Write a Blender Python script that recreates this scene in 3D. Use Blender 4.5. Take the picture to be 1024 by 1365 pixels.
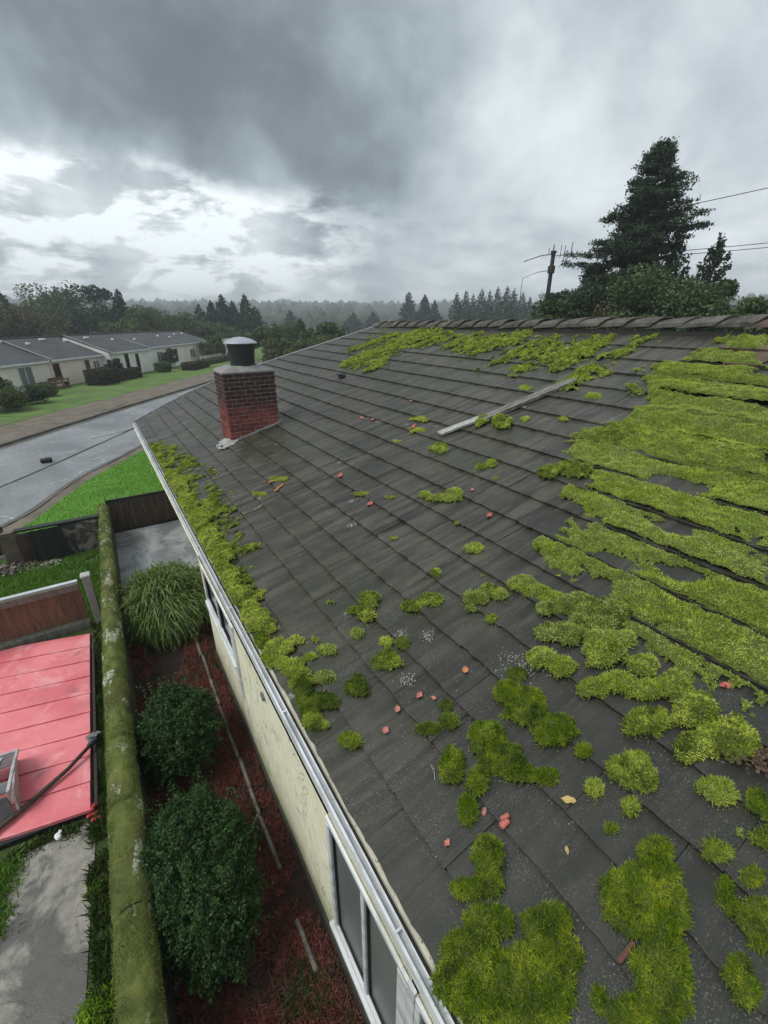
import bpy, bmesh, math, random
import numpy as np
from mathutils import Vector, Matrix, noise as mnoise

for _o in list(bpy.data.objects):
    bpy.data.objects.remove(_o)
SC = bpy.context.scene
COL = SC.collection
rnd = random.Random(7)
RG = np.random.default_rng(11)

# ------------------------------------------------------------------ camera
CAM_H = 4.95
cam = bpy.data.cameras.new('camera')
cam.sensor_fit = 'VERTICAL'
cam.sensor_height = 36.0
cam.lens = 36.0 * 579.0 / 1365.0
cam.clip_start = 0.05
cam.clip_end = 6000
co = bpy.data.objects.new('camera', cam)
COL.objects.link(co)
co.location = (0, 0, CAM_H)
co.rotation_euler = (math.radians(90 - 23.976), 0, math.radians(-32.7))
SC.camera = co

# ------------------------------------------------------------------ view, sun, sky
SC.view_settings.view_transform = 'Standard'
SC.view_settings.look = 'None'
SC.view_settings.exposure = 0.62
SC.view_settings.gamma = 1.0
SC.view_settings.use_curve_mapping = False
SC.render.engine = 'CYCLES'
SC.cycles.use_denoising = True
SC.cycles.max_bounces = 5
SC.cycles.volume_bounces = 0
SC.cycles.transparent_max_bounces = 6
SC.cycles.sample_clamp_indirect = 4.0
SC.cycles.denoising_prefilter = 'ACCURATE'

SUN_EL, SUN_AZ = 56.0, -80.0      # degrees; azimuth from +Y towards +X
s = bpy.data.lights.new('sun', 'SUN')
s.energy = 1.5
s.angle = math.radians(28)
s.color = (1.0, 0.975, 0.94)
so = bpy.data.objects.new('sun', s)
COL.objects.link(so)
so.rotation_euler = (math.radians(90 - SUN_EL), 0, math.radians(180 - SUN_AZ))


def N(nt, t, x=0, y=0, **kw):
    n = nt.nodes.new(t)
    for k, v in kw.items():
        setattr(n, k, v)
    return n


class G:
    """short-hand for building node graphs"""
    def __init__(s, nt):
        s.nt = nt

    def put(s, sock, v):
        if hasattr(v, 'is_output') or isinstance(v, bpy.types.NodeSocket):
            s.nt.links.new(v, sock)
        else:
            sock.default_value = v

    def math(s, op, a, b=0.0, c=None, clamp=False):
        n = s.nt.nodes.new('ShaderNodeMath'); n.operation = op; n.use_clamp = clamp
        s.put(n.inputs[0], a); s.put(n.inputs[1], b)
        if c is not None: s.put(n.inputs[2], c)
        return n.outputs[0]

    def vmath(s, op, a, b=(0, 0, 0), sc=None):
        n = s.nt.nodes.new('ShaderNodeVectorMath'); n.operation = op
        s.put(n.inputs[0], a); s.put(n.inputs[1], b)
        if sc is not None: s.put(n.inputs[3], sc)
        return n.outputs['Value'] if op in ('LENGTH', 'DOT_PRODUCT', 'DISTANCE') else n.outputs[0]

    def noise(s, vec, scale=5, detail=4, rough=.55, dist=0, col=False):
        n = s.nt.nodes.new('ShaderNodeTexNoise')
        s.put(n.inputs['Vector'], vec); s.put(n.inputs['Scale'], scale)
        n.inputs['Detail'].default_value = detail; n.inputs['Roughness'].default_value = rough
        n.inputs['Distortion'].default_value = dist
        return n.outputs['Color' if col else 'Fac']

    def vor(s, vec, scale=5, feature='F1', out='Distance'):
        n = s.nt.nodes.new('ShaderNodeTexVoronoi'); n.feature = feature
        s.put(n.inputs['Vector'], vec); n.inputs['Scale'].default_value = scale
        return n.outputs[out]

    def rng(s, v, a, b, c=0.0, d=1.0):
        n = s.nt.nodes.new('ShaderNodeMapRange'); n.interpolation_type = 'SMOOTHSTEP'
        s.put(n.inputs[0], v)
        for i, q in zip((1, 2, 3, 4), (a, b, c, d)): n.inputs[i].default_value = q
        return n.outputs[0]

    def mix(s, f, a, b, mode='MIX'):
        n = s.nt.nodes.new('ShaderNodeMix'); n.data_type = 'RGBA'; n.blend_type = mode
        s.put(n.inputs[0], f)
        for i, v in ((6, a), (7, b)):
            if isinstance(v, tuple) and len(v) == 3: v = v + (1.0,)
            s.put(n.inputs[i], v)
        return n.outputs[2]

    def map(s, vec, scale=(1, 1, 1), rot=(0, 0, 0), loc=(0, 0, 0)):
        n = s.nt.nodes.new('ShaderNodeMapping')
        s.put(n.inputs[0], vec); n.inputs['Location'].default_value = loc
        n.inputs['Rotation'].default_value = rot; n.inputs['Scale'].default_value = scale
        return n.outputs[0]


world = bpy.data.worlds.new('World')
SC.world = world
world.use_nodes = True
nt = world.node_tree
nt.nodes.clear()
g = G(nt)
sky = nt.nodes.new('ShaderNodeTexSky')
sky.sky_type = 'NISHITA'
sky.sun_disc = False
sky.sun_elevation = math.radians(SUN_EL)
sky.sun_rotation = math.radians(SUN_AZ)
b1 = nt.nodes.new('ShaderNodeBackground'); b1.inputs[1].default_value = 0.07
nt.links.new(sky.outputs[0], b1.inputs[0])
tc = nt.nodes.new('ShaderNodeTexCoord')
D = tc.outputs['Generated']
sep = nt.nodes.new('ShaderNodeSeparateXYZ'); nt.links.new(D, sep.inputs[0])
zz = sep.outputs[2]
zc = g.math('ADD', g.math('MAXIMUM', zz, 0.0), 0.10)
comb = nt.nodes.new('ShaderNodeCombineXYZ')
nt.links.new(g.math('DIVIDE', sep.outputs[0], zc), comb.inputs[0])
nt.links.new(g.math('DIVIDE', sep.outputs[1], zc), comb.inputs[1])
P = comb.outputs[0]
# the cloud deck seen from below: broad masses (directions are fixed in the world) broken up by turbulence
wob = g.vmath('SUBTRACT', g.noise(D, 3.6, 7, .58, col=True), (.5, .5, .5))
W = g.vmath('ADD', D, g.vmath('SCALE', wob, (0, 0, 0), 0.34))


def cdir(az, el):
    a, e = math.radians(az), math.radians(el)
    return (math.sin(a) * math.cos(e), math.cos(a) * math.cos(e), math.sin(e))


fine = g.noise(D, 6.5, 8, .58, .15)
mid = g.noise(D, 2.3, 6, .6, .2)
val = g.math('MULTIPLY_ADD', g.math('SUBTRACT', mid, .5), .20, .475)
val = g.math('MULTIPLY_ADD', g.math('SUBTRACT', fine, .5), .42, val)
LOBES = [  # azimuth, elevation, tightness, amount
    (2, 26, 14, -.21), (12, 19, 32, -.17), (24, 15, 45, -.13), (30, 10.8, 80, -.14),
    (37, 19, 34, -.08), (28, 30, 14, -.14), (66, 24, 30, -.12), (0, 10.8, 170, .26), (9, 8.4, 170, .26),
    (19, 8.3, 150, .26), (47, 18, 60, .12), (-1.3, 5.8, 260, -.14), (9.9, 6.8, 300, -.10), (57, 14, 22, .12),
    (42, 9, 50, -.03),
]
for az, el, k, amt in LOBES:
    dd = g.vmath('DISTANCE', W, cdir(az, el))
    e = g.math('EXPONENT', g.math('MULTIPLY', g.math('MULTIPLY', dd, dd), -k))
    val = g.math('MULTIPLY_ADD', e, amt, val)
# low bands of broken bright cloud just over the horizon
band = g.rng(zz, 0.30, 0.04)
st = g.noise(g.map(D, (1.6, 1.6, 5.0)), 3.8, 7, .56, .2)
val = g.math('MULTIPLY_ADD', g.math('MULTIPLY', band, g.math('SUBTRACT', st, .47)), .85, val)
# torn bright cells in the thinner cloud on the left
dl = g.vmath('DISTANCE', D, cdir(8, 8.5))
puff = g.math('MULTIPLY', g.math('MULTIPLY', g.rng(dl, .50, .14), g.rng(g.math('ADD', zz, g.math('MULTIPLY', g.math('SUBTRACT', mid, .5), .16)), 0.245, .175)), g.rng(g.noise(g.map(D, (1, 1, 2.6)), 8.0, 8, .60, .25), .43, .62))
val = g.math('MULTIPLY_ADD', puff, .62, val)
val = g.math('MULTIPLY_ADD', g.rng(zz, 0.10, 0.0), .10, val)
val = g.math('MINIMUM', g.math('SMOOTH_MAX', val, .13, .14), .80)
cc = g.mix(g.rng(val, .15, .7), (0.76, 0.91, 1.02), (0.93, 1.0, 1.03))
cc = g.vmath('SCALE', cc, (0, 0, 0), val)
b2 = nt.nodes.new('ShaderNodeBackground'); nt.links.new(cc, b2.inputs[0]); b2.inputs[1].default_value = 1.0
mx = nt.nodes.new('ShaderNodeMixShader'); mx.inputs[0].default_value = 0.96
nt.links.new(b1.outputs[0], mx.inputs[1]); nt.links.new(b2.outputs[0], mx.inputs[2])
ow = nt.nodes.new('ShaderNodeOutputWorld'); nt.links.new(mx.outputs[0], ow.inputs[0])

# ------------------------------------------------------------------ materials


def mat(name, fn, rough=.8, spec=.4, bump=.3, bdist=.01, trans=0.0):
    """fn(g, pos, obj_random) -> (colour socket/tuple, height socket or None, roughness or None)"""
    m = bpy.data.materials.new(name)
    m.use_nodes = True
    nt = m.node_tree
    nt.nodes.clear()
    g = G(nt)
    geo = nt.nodes.new('ShaderNodeNewGeometry')
    oi = nt.nodes.new('ShaderNodeObjectInfo')
    r = g.math('FRACT', g.math('ADD', oi.outputs['Random'], geo.outputs['Random Per Island']))
    c, h, ro = fn(g, geo.outputs['Position'], r)
    b = nt.nodes.new('ShaderNodeBsdfPrincipled')
    if isinstance(c, tuple) and len(c) == 3: c = c + (1.0,)
    g.put(b.inputs['Base Color'], c)
    g.put(b.inputs['Roughness'], rough if ro is None else ro)
    b.inputs['Specular IOR Level'].default_value = spec
    if h is not None:
        bn = nt.nodes.new('ShaderNodeBump')
        bn.inputs['Strength'].default_value = bump
        bn.inputs['Distance'].default_value = bdist
        nt.links.new(h, bn.inputs['Height']); nt.links.new(bn.outputs[0], b.inputs['Normal'])
    o = nt.nodes.new('ShaderNodeOutputMaterial')
    if trans > 0:
        t = nt.nodes.new('ShaderNodeBsdfTranslucent')
        g.put(t.inputs[0], c)
        x = nt.nodes.new('ShaderNodeMixShader'); x.inputs[0].default_value = trans
        nt.links.new(b.outputs[0], x.inputs[1]); nt.links.new(t.outputs[0], x.inputs[2])
        nt.links.new(x.outputs[0], o.inputs[0])
    else:
        nt.links.new(b.outputs[0], o.inputs[0])
    return m


def f_plain(col, amt=.25, sc=6, fine=60, dark=None):
    d = dark or tuple(v * (1 - amt) for v in col)
    def fn(g, p, r):
        n = g.noise(p, sc, 6, .6); n2 = g.noise(p, fine, 3, .6)
        c = g.mix(g.rng(n, .3, .7), d, col)
        c = g.mix(g.math('MULTIPLY', n2, .25), c, tuple(min(1, v * 1.5) for v in col))
        return c, n2, None
    return fn


def f_leaf(a, b, c3=None, macro=1.5):
    def fn(g, p, r):
        c = g.mix(r, a, b)
        n = g.noise(p, macro, 3, .55)
        c = g.mix(g.rng(n, .4, .68), c, c3 or b)
        return c, None, None
    return fn


def f_tile(g, p, r):
    q = g.map(p, (.8, 8, .8))
    streak = g.noise(q, 1.1, 4, .55, .5)
    big = g.noise(p, .45, 5, .6)
    blot = g.noise(p, 3.0, 6, .65)
    gr = g.noise(p, 110, 3, .75)
    c = g.mix(g.rng(streak, .36, .66), (.019, .0168, .0125), (.078, .070, .052))
    c = g.mix(g.math('MULTIPLY', r, .30), c, (.040, .035, .029))
    c = g.mix(g.math('MULTIPLY', g.rng(big, .40, .62), .50), c, (.034, .040, .018))
    c = g.mix(g.math('MULTIPLY', g.rng(g.noise(p, 1.9, 6, .7, .6), .55, .72), .45), c, (.062, .044, .028))   # rusty brown stains       # green film
    c = g.mix(g.math('MULTIPLY', g.rng(blot, .52, .75), .38), c, (.120, .113, .094))       # pale bloom
    sp = g.math('MULTIPLY', g.rng(g.noise(p, 38, 4, .85), .57, .66), g.rng(g.noise(p, 2.2, 4, .6), .38, .62))
    c = g.mix(g.math('MULTIPLY', sp, .50), c, (.17, .17, .155))                            # mineral bloom
    gran = g.math('MULTIPLY', g.rng(gr, .55, .66), g.rng(g.noise(p, 2.6, 6, .7, .5), .40, .62))
    c = g.mix(g.math('MULTIPLY', gran, .45), c, (.26, .26, .24))
    lic = g.math('MULTIPLY', g.rng(g.vor(p, 1.5), .10, .03), g.rng(g.noise(p, 14, 5, .7), .46, .6))
    c = g.mix(g.math('MULTIPLY', lic, .7), c, (.34, .35, .31))
    dk = g.rng(g.noise(p, .9, 5, .65), .50, .72)
    c = g.mix(g.math('MULTIPLY', dk, .45), c, (.013, .0125, .011))
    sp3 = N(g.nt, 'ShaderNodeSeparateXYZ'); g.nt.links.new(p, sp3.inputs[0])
    near_dark = g.rng(g.math('ADD', sp3.outputs[1], g.math('MULTIPLY', g.noise(p, .8, 5, .6), 2.2)), 4.6, 1.6)   # tile colour gets darker towards the near end, edge broken by noise
    c = g.mix(g.math('MULTIPLY', near_dark, .72), c, g.mix(gran, (.016, .017, .013), (.15, .15, .14)))
    h = g.math('ADD', g.math('MULTIPLY', streak, 1.6), g.math('MULTIPLY', gr, .22))
    ro = g.rng(blot, .3, .7, .34, .60)
    return c, h, ro


M = {}
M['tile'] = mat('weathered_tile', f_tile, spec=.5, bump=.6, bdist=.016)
M['ridge'] = mat('ridge_tile', lambda g, p, r: (
    g.mix(g.rng(g.noise(p, 3, 6, .65), .35, .7), g.mix(r, (.026, .023, .020), (.060, .052, .043)), (.13, .12, .098)),
    g.noise(p, 30, 5, .6), None), rough=.6, bump=.5)
M['brown_tile'] = mat('brown_tile', f_plain((.115, .080, .058), .4, 5), rough=.7, bump=.4)
M['deck'] = mat('roof_deck', f_plain((.03, .028, .025)), rough=.9)
def f_mortar(g, p, r):
    c = g.mix(g.rng(g.noise(p, 9, 5, .6), .35, .7), (.26, .22, .20), (.50, .44, .41))
    return c, g.noise(p, 60, 3, .6), None
M['mortar'] = mat('mortar', f_mortar, rough=.9)
def f_brick(g, p, r):
    sp = N(g.nt, 'ShaderNodeSeparateXYZ'); g.nt.links.new(p, sp.inputs[0])
    up = g.rng(g.math('ADD', sp.outputs[2], g.math('MULTIPLY', g.noise(p, 5, 4, .6), .5)), 3.10, 3.62)
    red = g.mix(r, (.13, .026, .020), (.26, .060, .045))
    soot = g.mix(r, (.028, .014, .012), (.060, .024, .020))
    c = g.mix(up, red, soot)
    c = g.mix(g.math('MULTIPLY', g.rng(g.noise(p, 18, 5, .7), .56, .72), .45), c, (.30, .20, .17))
    return c, g.noise(p, 70, 4, .6), None
M['brick'] = mat('sooty_red_brick', f_brick, rough=.75, bump=.5)
M['cement'] = mat('pale_cement', f_plain((.42, .42, .40), .4, 12, 80), rough=.85)
M['cap'] = mat('chimney_crown', f_plain((.26, .26, .245), .35, 8), rough=.8)
M['flue'] = mat('dark_flue_metal', f_plain((.022, .028, .032), .3, 4), rough=.42, spec=.5)
M['cowl'] = mat('cowl_metal', f_plain((.34, .37, .40), .15, 4), rough=.35)
def f_white(g, p, r):
    n = g.noise(g.map(p, (1, .6, 3)), 5, 6, .65)
    c = g.mix(g.math('MULTIPLY', g.rng(n, .44, .66), .6), (.68, .70, .71), (.30, .31, .27))
    return c, None, None
M['white'] = mat('white_painted_trim', f_white, rough=.4)
M['wet_channel'] = mat('gutter_channel', f_plain((.40, .42, .44), .45, 3, 30), rough=.25)
M['cream_trim'] = mat('cream_edge_strip', f_plain((.46, .44, .34), .35, 5, 40), rough=.6)
M['rubber'] = mat('black_gap', f_plain((.012, .012, .013)), rough=.5)
def f_cream(g, p, r):
    q = g.map(p, (1, 1.0, .55), (.55, 0, 0))
    n = g.noise(q, 3.2, 7, .68, 1.6)
    cr = g.math('MULTIPLY', g.rng(g.math('ABSOLUTE', g.math('SUBTRACT', g.noise(g.map(p, (1, 1.5, .8), (.7, 0, 0)), 2.2, 5, .6, 1.8), .5)), .018, .0), g.rng(g.noise(p, 2, 3, .6), .45, .6))
    c = g.mix(g.rng(n, .35, .7), (.76, .73, .52), (.86, .84, .65))
    c = g.mix(g.math('MULTIPLY', g.rng(g.noise(p, 7, 6, .7), .5, .75), .45), c, (.42, .42, .26))
    c = g.mix(g.math('MULTIPLY', cr, .9), c, (.13, .13, .08))
    sp = N(g.nt, 'ShaderNodeSeparateXYZ'); g.nt.links.new(p, sp.inputs[0])
    low = g.rng(g.math('ADD', sp.outputs[2], g.math('MULTIPLY', g.noise(p, 4, 5, .7), .5)), .85, .25)
    c = g.mix(g.math('MULTIPLY', low, .7), c, (.22, .26, .12))
    return c, g.math('ADD', n, g.noise(p, 50, 3, .6)), None
M['cream_wall'] = mat('flaking_cream_render', f_cream, rough=.8, bump=.45, bdist=.012)
M['pane'] = mat('grey_window_pane', f_plain((.150, .168, .152), .30, 1.2, 9), rough=.34, spec=.5, bump=.02)
M['dark_pane'] = mat('dark_window_pane', f_plain((.012, .012, .013)), rough=.12, spec=.5, bump=.0)
M['soil'] = mat('dark_soil', f_plain((.048, .028, .020), .6, 5, 50), rough=.95, bump=1.0, bdist=.05)
def f_conc(g, p, r):
    st = g.rng(g.noise(p, 1.25, 6, .6, .5), .46, .54)
    n = g.noise(p, 9, 6, .65)
    c = g.mix(g.rng(n, .3, .7), (.20, .19, .16), (.31, .29, .25))
    c = g.mix(g.math('MULTIPLY', st, .8), c, (.062, .060, .057))
    ro = g.math('MULTIPLY_ADD', st, -.42, .75)
    cr = g.rng(g.math('ABSOLUTE', g.math('SUBTRACT', g.noise(p, .9, 6, .6, 1), .5)), .004, .0)
    c = g.mix(g.math('MULTIPLY', cr, .6), c, (.04, .04, .035))
    return c, g.noise(p, 70, 4, .6), ro
M['concrete'] = mat('stained_wet_concrete', f_conc, bump=.25)
def f_slab(g, p, r):
    n = g.noise(g.map(p, (1.6, 1, 1)), 1.3, 6, .6, .8)
    c = g.mix(g.rng(n, .35, .65), (.16, .17, .175), (.32, .34, .35))
    c = g.mix(g.rng(g.noise(p, 5, 6, .7), .62, .72), c, (.045, .05, .04))
    return c, g.noise(p, 20, 4, .6), g.rng(n, .3, .7, .16, .45)
M['slab'] = mat('wet_grey_slab', f_slab, bump=.1)
def f_pink(g, p, r):
    n = g.noise(p, 1.1, 5, .6, .6)
    c = g.mix(g.rng(n, .35, .7), (.66, .16, .18), (.82, .26, .28))
    c = g.mix(g.math('MULTIPLY', r, .25), c, (.66, .15, .16))
    c = g.mix(g.math('MULTIPLY', g.rng(g.noise(p, 3.1, 6, .72, .5), .57, .72), .75), c, (.30, .12, .12))
    c = g.mix(g.math('MULTIPLY', g.rng(g.noise(p, 1.7, 7, .7, .8), .50, .66), .5), c, (.86, .46, .46))
    c = g.mix(g.math('MULTIPLY', g.rng(g.noise(g.map(p, (1, 6, 1)), 2.2, 5, .6), .52, .75), .35), c, (.42, .17, .17))
    return c, g.noise(p, 2.5, 4, .5), g.rng(n, .3, .7, .30, .55)
M['pink'] = mat('faded_pink_paint', f_pink, bump=.25, bdist=.02)
def f_moss_stone(g, p, r):
    n = g.noise(p, 3.5, 7, .68, .4)
    c = g.mix(g.rng(n, .35, .65), (.052, .078, .014), (.150, .175, .038))
    c = g.mix(g.math('MULTIPLY', g.rng(g.noise(p, 1.3, 4, .6), .5, .7), .7), c, (.10, .085, .032))
    w = g.math('MULTIPLY', g.rng(g.noise(g.map(p, (2.2, 1, 2)), 2.1, 7, .7), .54, .62), g.rng(g.noise(p, 38, 4, .8), .42, .55))
    c = g.mix(w, c, (.55, .56, .48))
    c = g.mix(g.math('MULTIPLY', g.rng(g.noise(p, 26, 5, .8), .56, .7), .5), c, (.05, .075, .012))
    return c, g.noise(p, 45, 6, .7), None
M['moss_stone'] = mat('mossy_coping_stone', f_moss_stone, rough=.95, bump=1.0, bdist=.02)
M['wall_block'] = mat('dark_damp_wall', f_plain((.055, .055, .040), .5, 4, 40), rough=.9, bump=.6)
def f_wood(base, dk):
    def fn(g, p, r):
        n = g.noise(g.map(p, (9, 9, 1.2)), 2.5, 6, .65, .6)
        c = g.mix(g.rng(n, .35, .7), dk, base)
        c = g.mix(g.math('MULTIPLY', r, .45), c, tuple(v * .6 for v in base))
        c = g.mix(g.math('MULTIPLY', g.rng(g.noise(p, 3, 5, .7), .55, .75), .5), c, tuple(v * .35 for v in base))
        return c, n, None
    return fn
M['board'] = mat('wet_brown_boards', f_wood((.20, .115, .070), (.095, .055, .036)), rough=.6, bump=.4)
M['dark_board'] = mat('dark_brown_boards', f_wood((.085, .055, .040), (.035, .024, .02)), rough=.65, bump=.4)
M['rail'] = mat('weathered_grey_rail', f_wood((.22, .20, .17), (.10, .095, .08)), rough=.6, bump=.3)
M['metal_cap'] = mat('bright_rail_cap', f_plain((.55, .58, .60), .3, 3), rough=.3)
M['batten'] = mat('grey_timber', lambda g, p, r: (
    g.mix(g.rng(g.noise(g.map(p, (1, 14, 6)), 2.5, 6, .65, .4), .35, .68), (.085, .082, .072), (.27, .262, .235)),
    g.noise(g.map(p, (1, 14, 6)), 6, 5, .6), None), rough=.7, bump=.6)
M['white_board'] = mat('bleached_board', f_plain((.44, .435, .40), .5, 10, 60), rough=.6)
M['tarp'] = mat('black_sheet', f_plain((.010, .013, .013), .3, 3, 20), rough=.45)
M['old_block'] = mat('blotchy_old_block', lambda g, p, r: (
    g.mix(g.rng(g.noise(p, 3.2, 6, .7, .8), .45, .6), (.055, .05, .042), (.25, .235, .20)), g.noise(p, 40, 4, .6), None), rough=.9, bump=.5)
M['rubble'] = mat('rubble', f_leaf((.10, .065, .05), (.30, .28, .25), (.06, .045, .04), 9), rough=.9)
def f_road(g, p, r):
    n = g.noise(g.map(p, (1, .7, 1), (0, 0, .6)), .35, 6, .6, .5)
    c = g.mix(g.rng(n, .35, .65), (.155, .164, .168), (.25, .26, .262))
    c = g.mix(g.math('MULTIPLY', g.rng(g.noise(p, 6, 5, .6), .4, .7), .3), c, (.07, .074, .078))
    return c, g.noise(p, 40, 4, .6), g.rng(g.noise(p, .6, 5, .6), .35, .65, .22, .50)
M['road'] = mat('wet_asphalt', f_road, spec=.5, bump=.12)
M['verge'] = mat('muddy_pavement', f_plain((.17, .14, .105), .55, 1.4, 20, dark=(.075, .062, .045)), rough=.7, bump=.6, bdist=.03)
M['kerb'] = mat('damp_kerb', f_plain((.13, .12, .10), .5, 2, 30), rough=.7)
def f_lawn(g, p, r):
    n = g.noise(p, 1.3, 6, .65); n2 = g.noise(p, 28, 4, .7)
    c = g.mix(g.rng(n, .3, .7), (.105, .265, .022), (.165, .370, .040))
    c = g.mix(g.math('MULTIPLY', n2, .5), c, (.055, .11, .018))
    return c, n2, None
M['lawn'] = mat('vivid_lawn', f_lawn, rough=.85, bump=1.0, bdist=.05)
def f_farlawn(g, p, r):
    n = g.noise(p, .5, 6, .65); n2 = g.noise(p, 7, 5, .7)
    c = g.mix(g.rng(n, .35, .65), (.085, .140, .030), (.125, .230, .042))
    c = g.mix(g.math('MULTIPLY', n2, .5), c, (.055, .075, .025))
    return c, n2, None
M['far_lawn'] = mat('rough_far_lawn', f_farlawn, rough=.9, bump=1.0, bdist=.05)
def f_field(g, p, r):
    n = g.noise(p, .12, 6, .6); n2 = g.noise(p, 9, 5, .7)
    c = g.mix(g.rng(n, .35, .65), (.040, .075, .018), (.085, .135, .028))
    c = g.mix(g.math('MULTIPLY', n2, .55), c, (.05, .055, .02))
    return c, n2, None
M['field'] = mat('rough_grassland', f_field, rough=.9, bump=1.0, bdist=.05)
M['grass_blade'] = mat('grass_blades', f_leaf((.09, .20, .020), (.17, .31, .035), (.13, .26, .03), 2), rough=.6, trans=.25)
M['lawn_blade'] = mat('lawn_blades', f_leaf((.11, .31, .018), (.17, .42, .034), (.14, .36, .02), 2), rough=.6, trans=.25)
M['weed'] = mat('weeds', f_leaf((.030, .060, .012), (.075, .12, .018), (.05, .09, .014), 3), rough=.6, trans=.2)
M['bright_weed'] = mat('bright_weed', f_leaf((.20, .36, .02), (.30, .48, .04)), rough=.5, trans=.3)
M['red_litter'] = mat('red_brown_dead_stems', f_leaf((.120, .038, .030), (.280, .090, .070), (.095, .062, .040), 3.2), rough=.7, trans=.1)
M['moss_base'] = mat('moss_mat_base', f_plain((.130, .170, .030), .6, 30, 120), rough=1.0, bump=1.0, bdist=.02)
M['moss_deep'] = mat('deep_green_moss', f_leaf((.050, .115, .004), (.260, .400, .014), (.400, .470, .040), 9), rough=.7, spec=.2, trans=.30)
M['moss_bright'] = mat('bright_moss', f_leaf((.160, .240, .016), (.560, .670, .080), (.660, .730, .150), 5), rough=.7, spec=.2, trans=.40)
M['moss_pale'] = mat('pale_moss', f_leaf((.220, .300, .060), (.740, .820, .290), (.480, .600, .110), 1.8), rough=.75, spec=.2, trans=.40)
M['moss_dark'] = mat('dark_old_moss', f_leaf((.040, .080, .012), (.130, .195, .022), (.26, .34, .04), 8), rough=.8, spec=.2, trans=.2)
M['lichen'] = mat('white_lichen', f_leaf((.38, .38, .32), (.58, .58, .50)), rough=.9)
M['shrub'] = mat('dark_shrub_leaves', f_leaf((.014, .040, .011), (.052, .108, .027), (.030, .074, .016), 5), rough=.55, spec=.3, trans=.15)
M['weeping'] = mat('weeping_foliage', f_leaf((.060, .115, .026), (.190, .260, .070), (.12, .19, .035), 3), rough=.6, trans=.2)
M['fir'] = mat('fir_needles', f_leaf((.018, .036, .018), (.046, .072, .030), (.030, .052, .022), .5), rough=.7, trans=.1)
M['bluefir'] = mat('distant_fir_needles', f_leaf((.016, .036, .018), (.040, .072, .034), (.028, .052, .024), .2), rough=.8)
M['broad'] = mat('olive_leaves', f_leaf((.040, .068, .018), (.110, .140, .036), (.075, .105, .026), .3), rough=.7, trans=.15)
M['autumn'] = mat('russet_leaves', f_leaf((.058, .058, .022), (.125, .098, .036), (.055, .075, .022), .25), rough=.7, trans=.15)
M['evergreen'] = mat('bright_evergreen_leaves', f_leaf((.030, .062, .018), (.090, .135, .036), (.055, .090, .022), .8), rough=.6, trans=.15)
M['hedge'] = mat('brown_hedge_leaves', f_leaf((.040, .032, .020), (.075, .075, .034), (.05, .055, .022), .7), rough=.8)
M['bark'] = mat('bark', f_plain((.060, .046, .035), .4, 6), rough=.9, bump=.6)
M['forest'] = mat('forest_canopy', f_leaf((.018, .034, .016), (.052, .064, .026), (.040, .050, .022), .02), rough=.9)
M['cream_house'] = mat('cream_house_render', f_plain((.76, .70, .60), .2, .6, 12), rough=.8)
M['pink_house'] = mat('rosy_house_render', f_plain((.72, .60, .52), .15, .8, 12), rough=.8)
M['white_house'] = mat('white_house_render', f_plain((.78, .76, .69), .2, .8, 12), rough=.8)
def f_hroof(g, p, r):
    n = g.noise(p, .8, 5, .6); n2 = g.noise(p, 12, 3, .7)
    c = g.mix(g.rng(n, .3, .7), (.045, .046, .050), (.078, .080, .086))
    return g.mix(g.math('MULTIPLY', n2, .4), c, (.05, .05, .052)), n2, None
M['house_roof'] = mat('dark_grey_shingle_roof', f_hroof, rough=.55, bump=.4)
M['brown_paint'] = mat('brown_paint', f_plain((.085, .042, .028), .4, 3), rough=.6)
M['pole_wood'] = mat('pole_wood', f_plain((.045, .042, .042), .3, 3), rough=.8)
M['steel'] = mat('grey_steel', f_plain((.16, .165, .17), .2, 5), rough=.45)
M['dirty_white'] = mat('dirty_white_metal', f_plain((.50, .50, .48), .5, 14), rough=.5)
M['grey_plate'] = mat('grey_plate', f_plain((.16, .155, .16), .4, 6), rough=.35)
M['red_plastic'] = mat('red_plastic', f_plain((.62, .055, .070), .3, 12), rough=.35)
M['white_plastic'] = mat('white_plastic', f_plain((.80, .80, .80), .1, 12), rough=.35)
M['petal'] = mat('salmon_petal', f_plain((.50, .20, .155), .5, 30), rough=.6)
M['red_bit'] = mat('red_fragment', f_plain((.48, .13, .10), .5, 30), rough=.5)
M['straw'] = mat('straw_leaf', f_plain((.52, .38, .14), .4, 40), rough=.6)
M['orange_bit'] = mat('orange_leaf', f_plain((.50, .20, .07), .4, 30), rough=.6)
M['chip'] = mat('brown_chip', f_plain((.14, .060, .042), .4, 20), rough=.7)
M['stem_pale'] = mat('pale_stem', f_plain((.55, .53, .45)), rough=.6)
M['chalk'] = mat('pale_crack_filler', f_plain((.40, .42, .42), .3, 8), rough=.5)

# ------------------------------------------------------------------ object helpers


def link(o, parent=None):
    COL.objects.link(o)
    if parent is not None: o.parent = parent
    return o


def tag(o, label=None, cat=None, group=None, kind=None):
    if label: o['label'] = label
    if cat: o['category'] = cat
    if group: o['group'] = group
    if kind: o['kind'] = kind
    return o


def thing(name, label, cat, loc=(0, 0, 0), rz=0.0, group=None):
    o = bpy.data.objects.new(name, None)
    o.empty_display_size = .1
    link(o); o.location = loc; o.rotation_euler = (0, 0, rz)
    return tag(o, label, cat, group)


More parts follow.
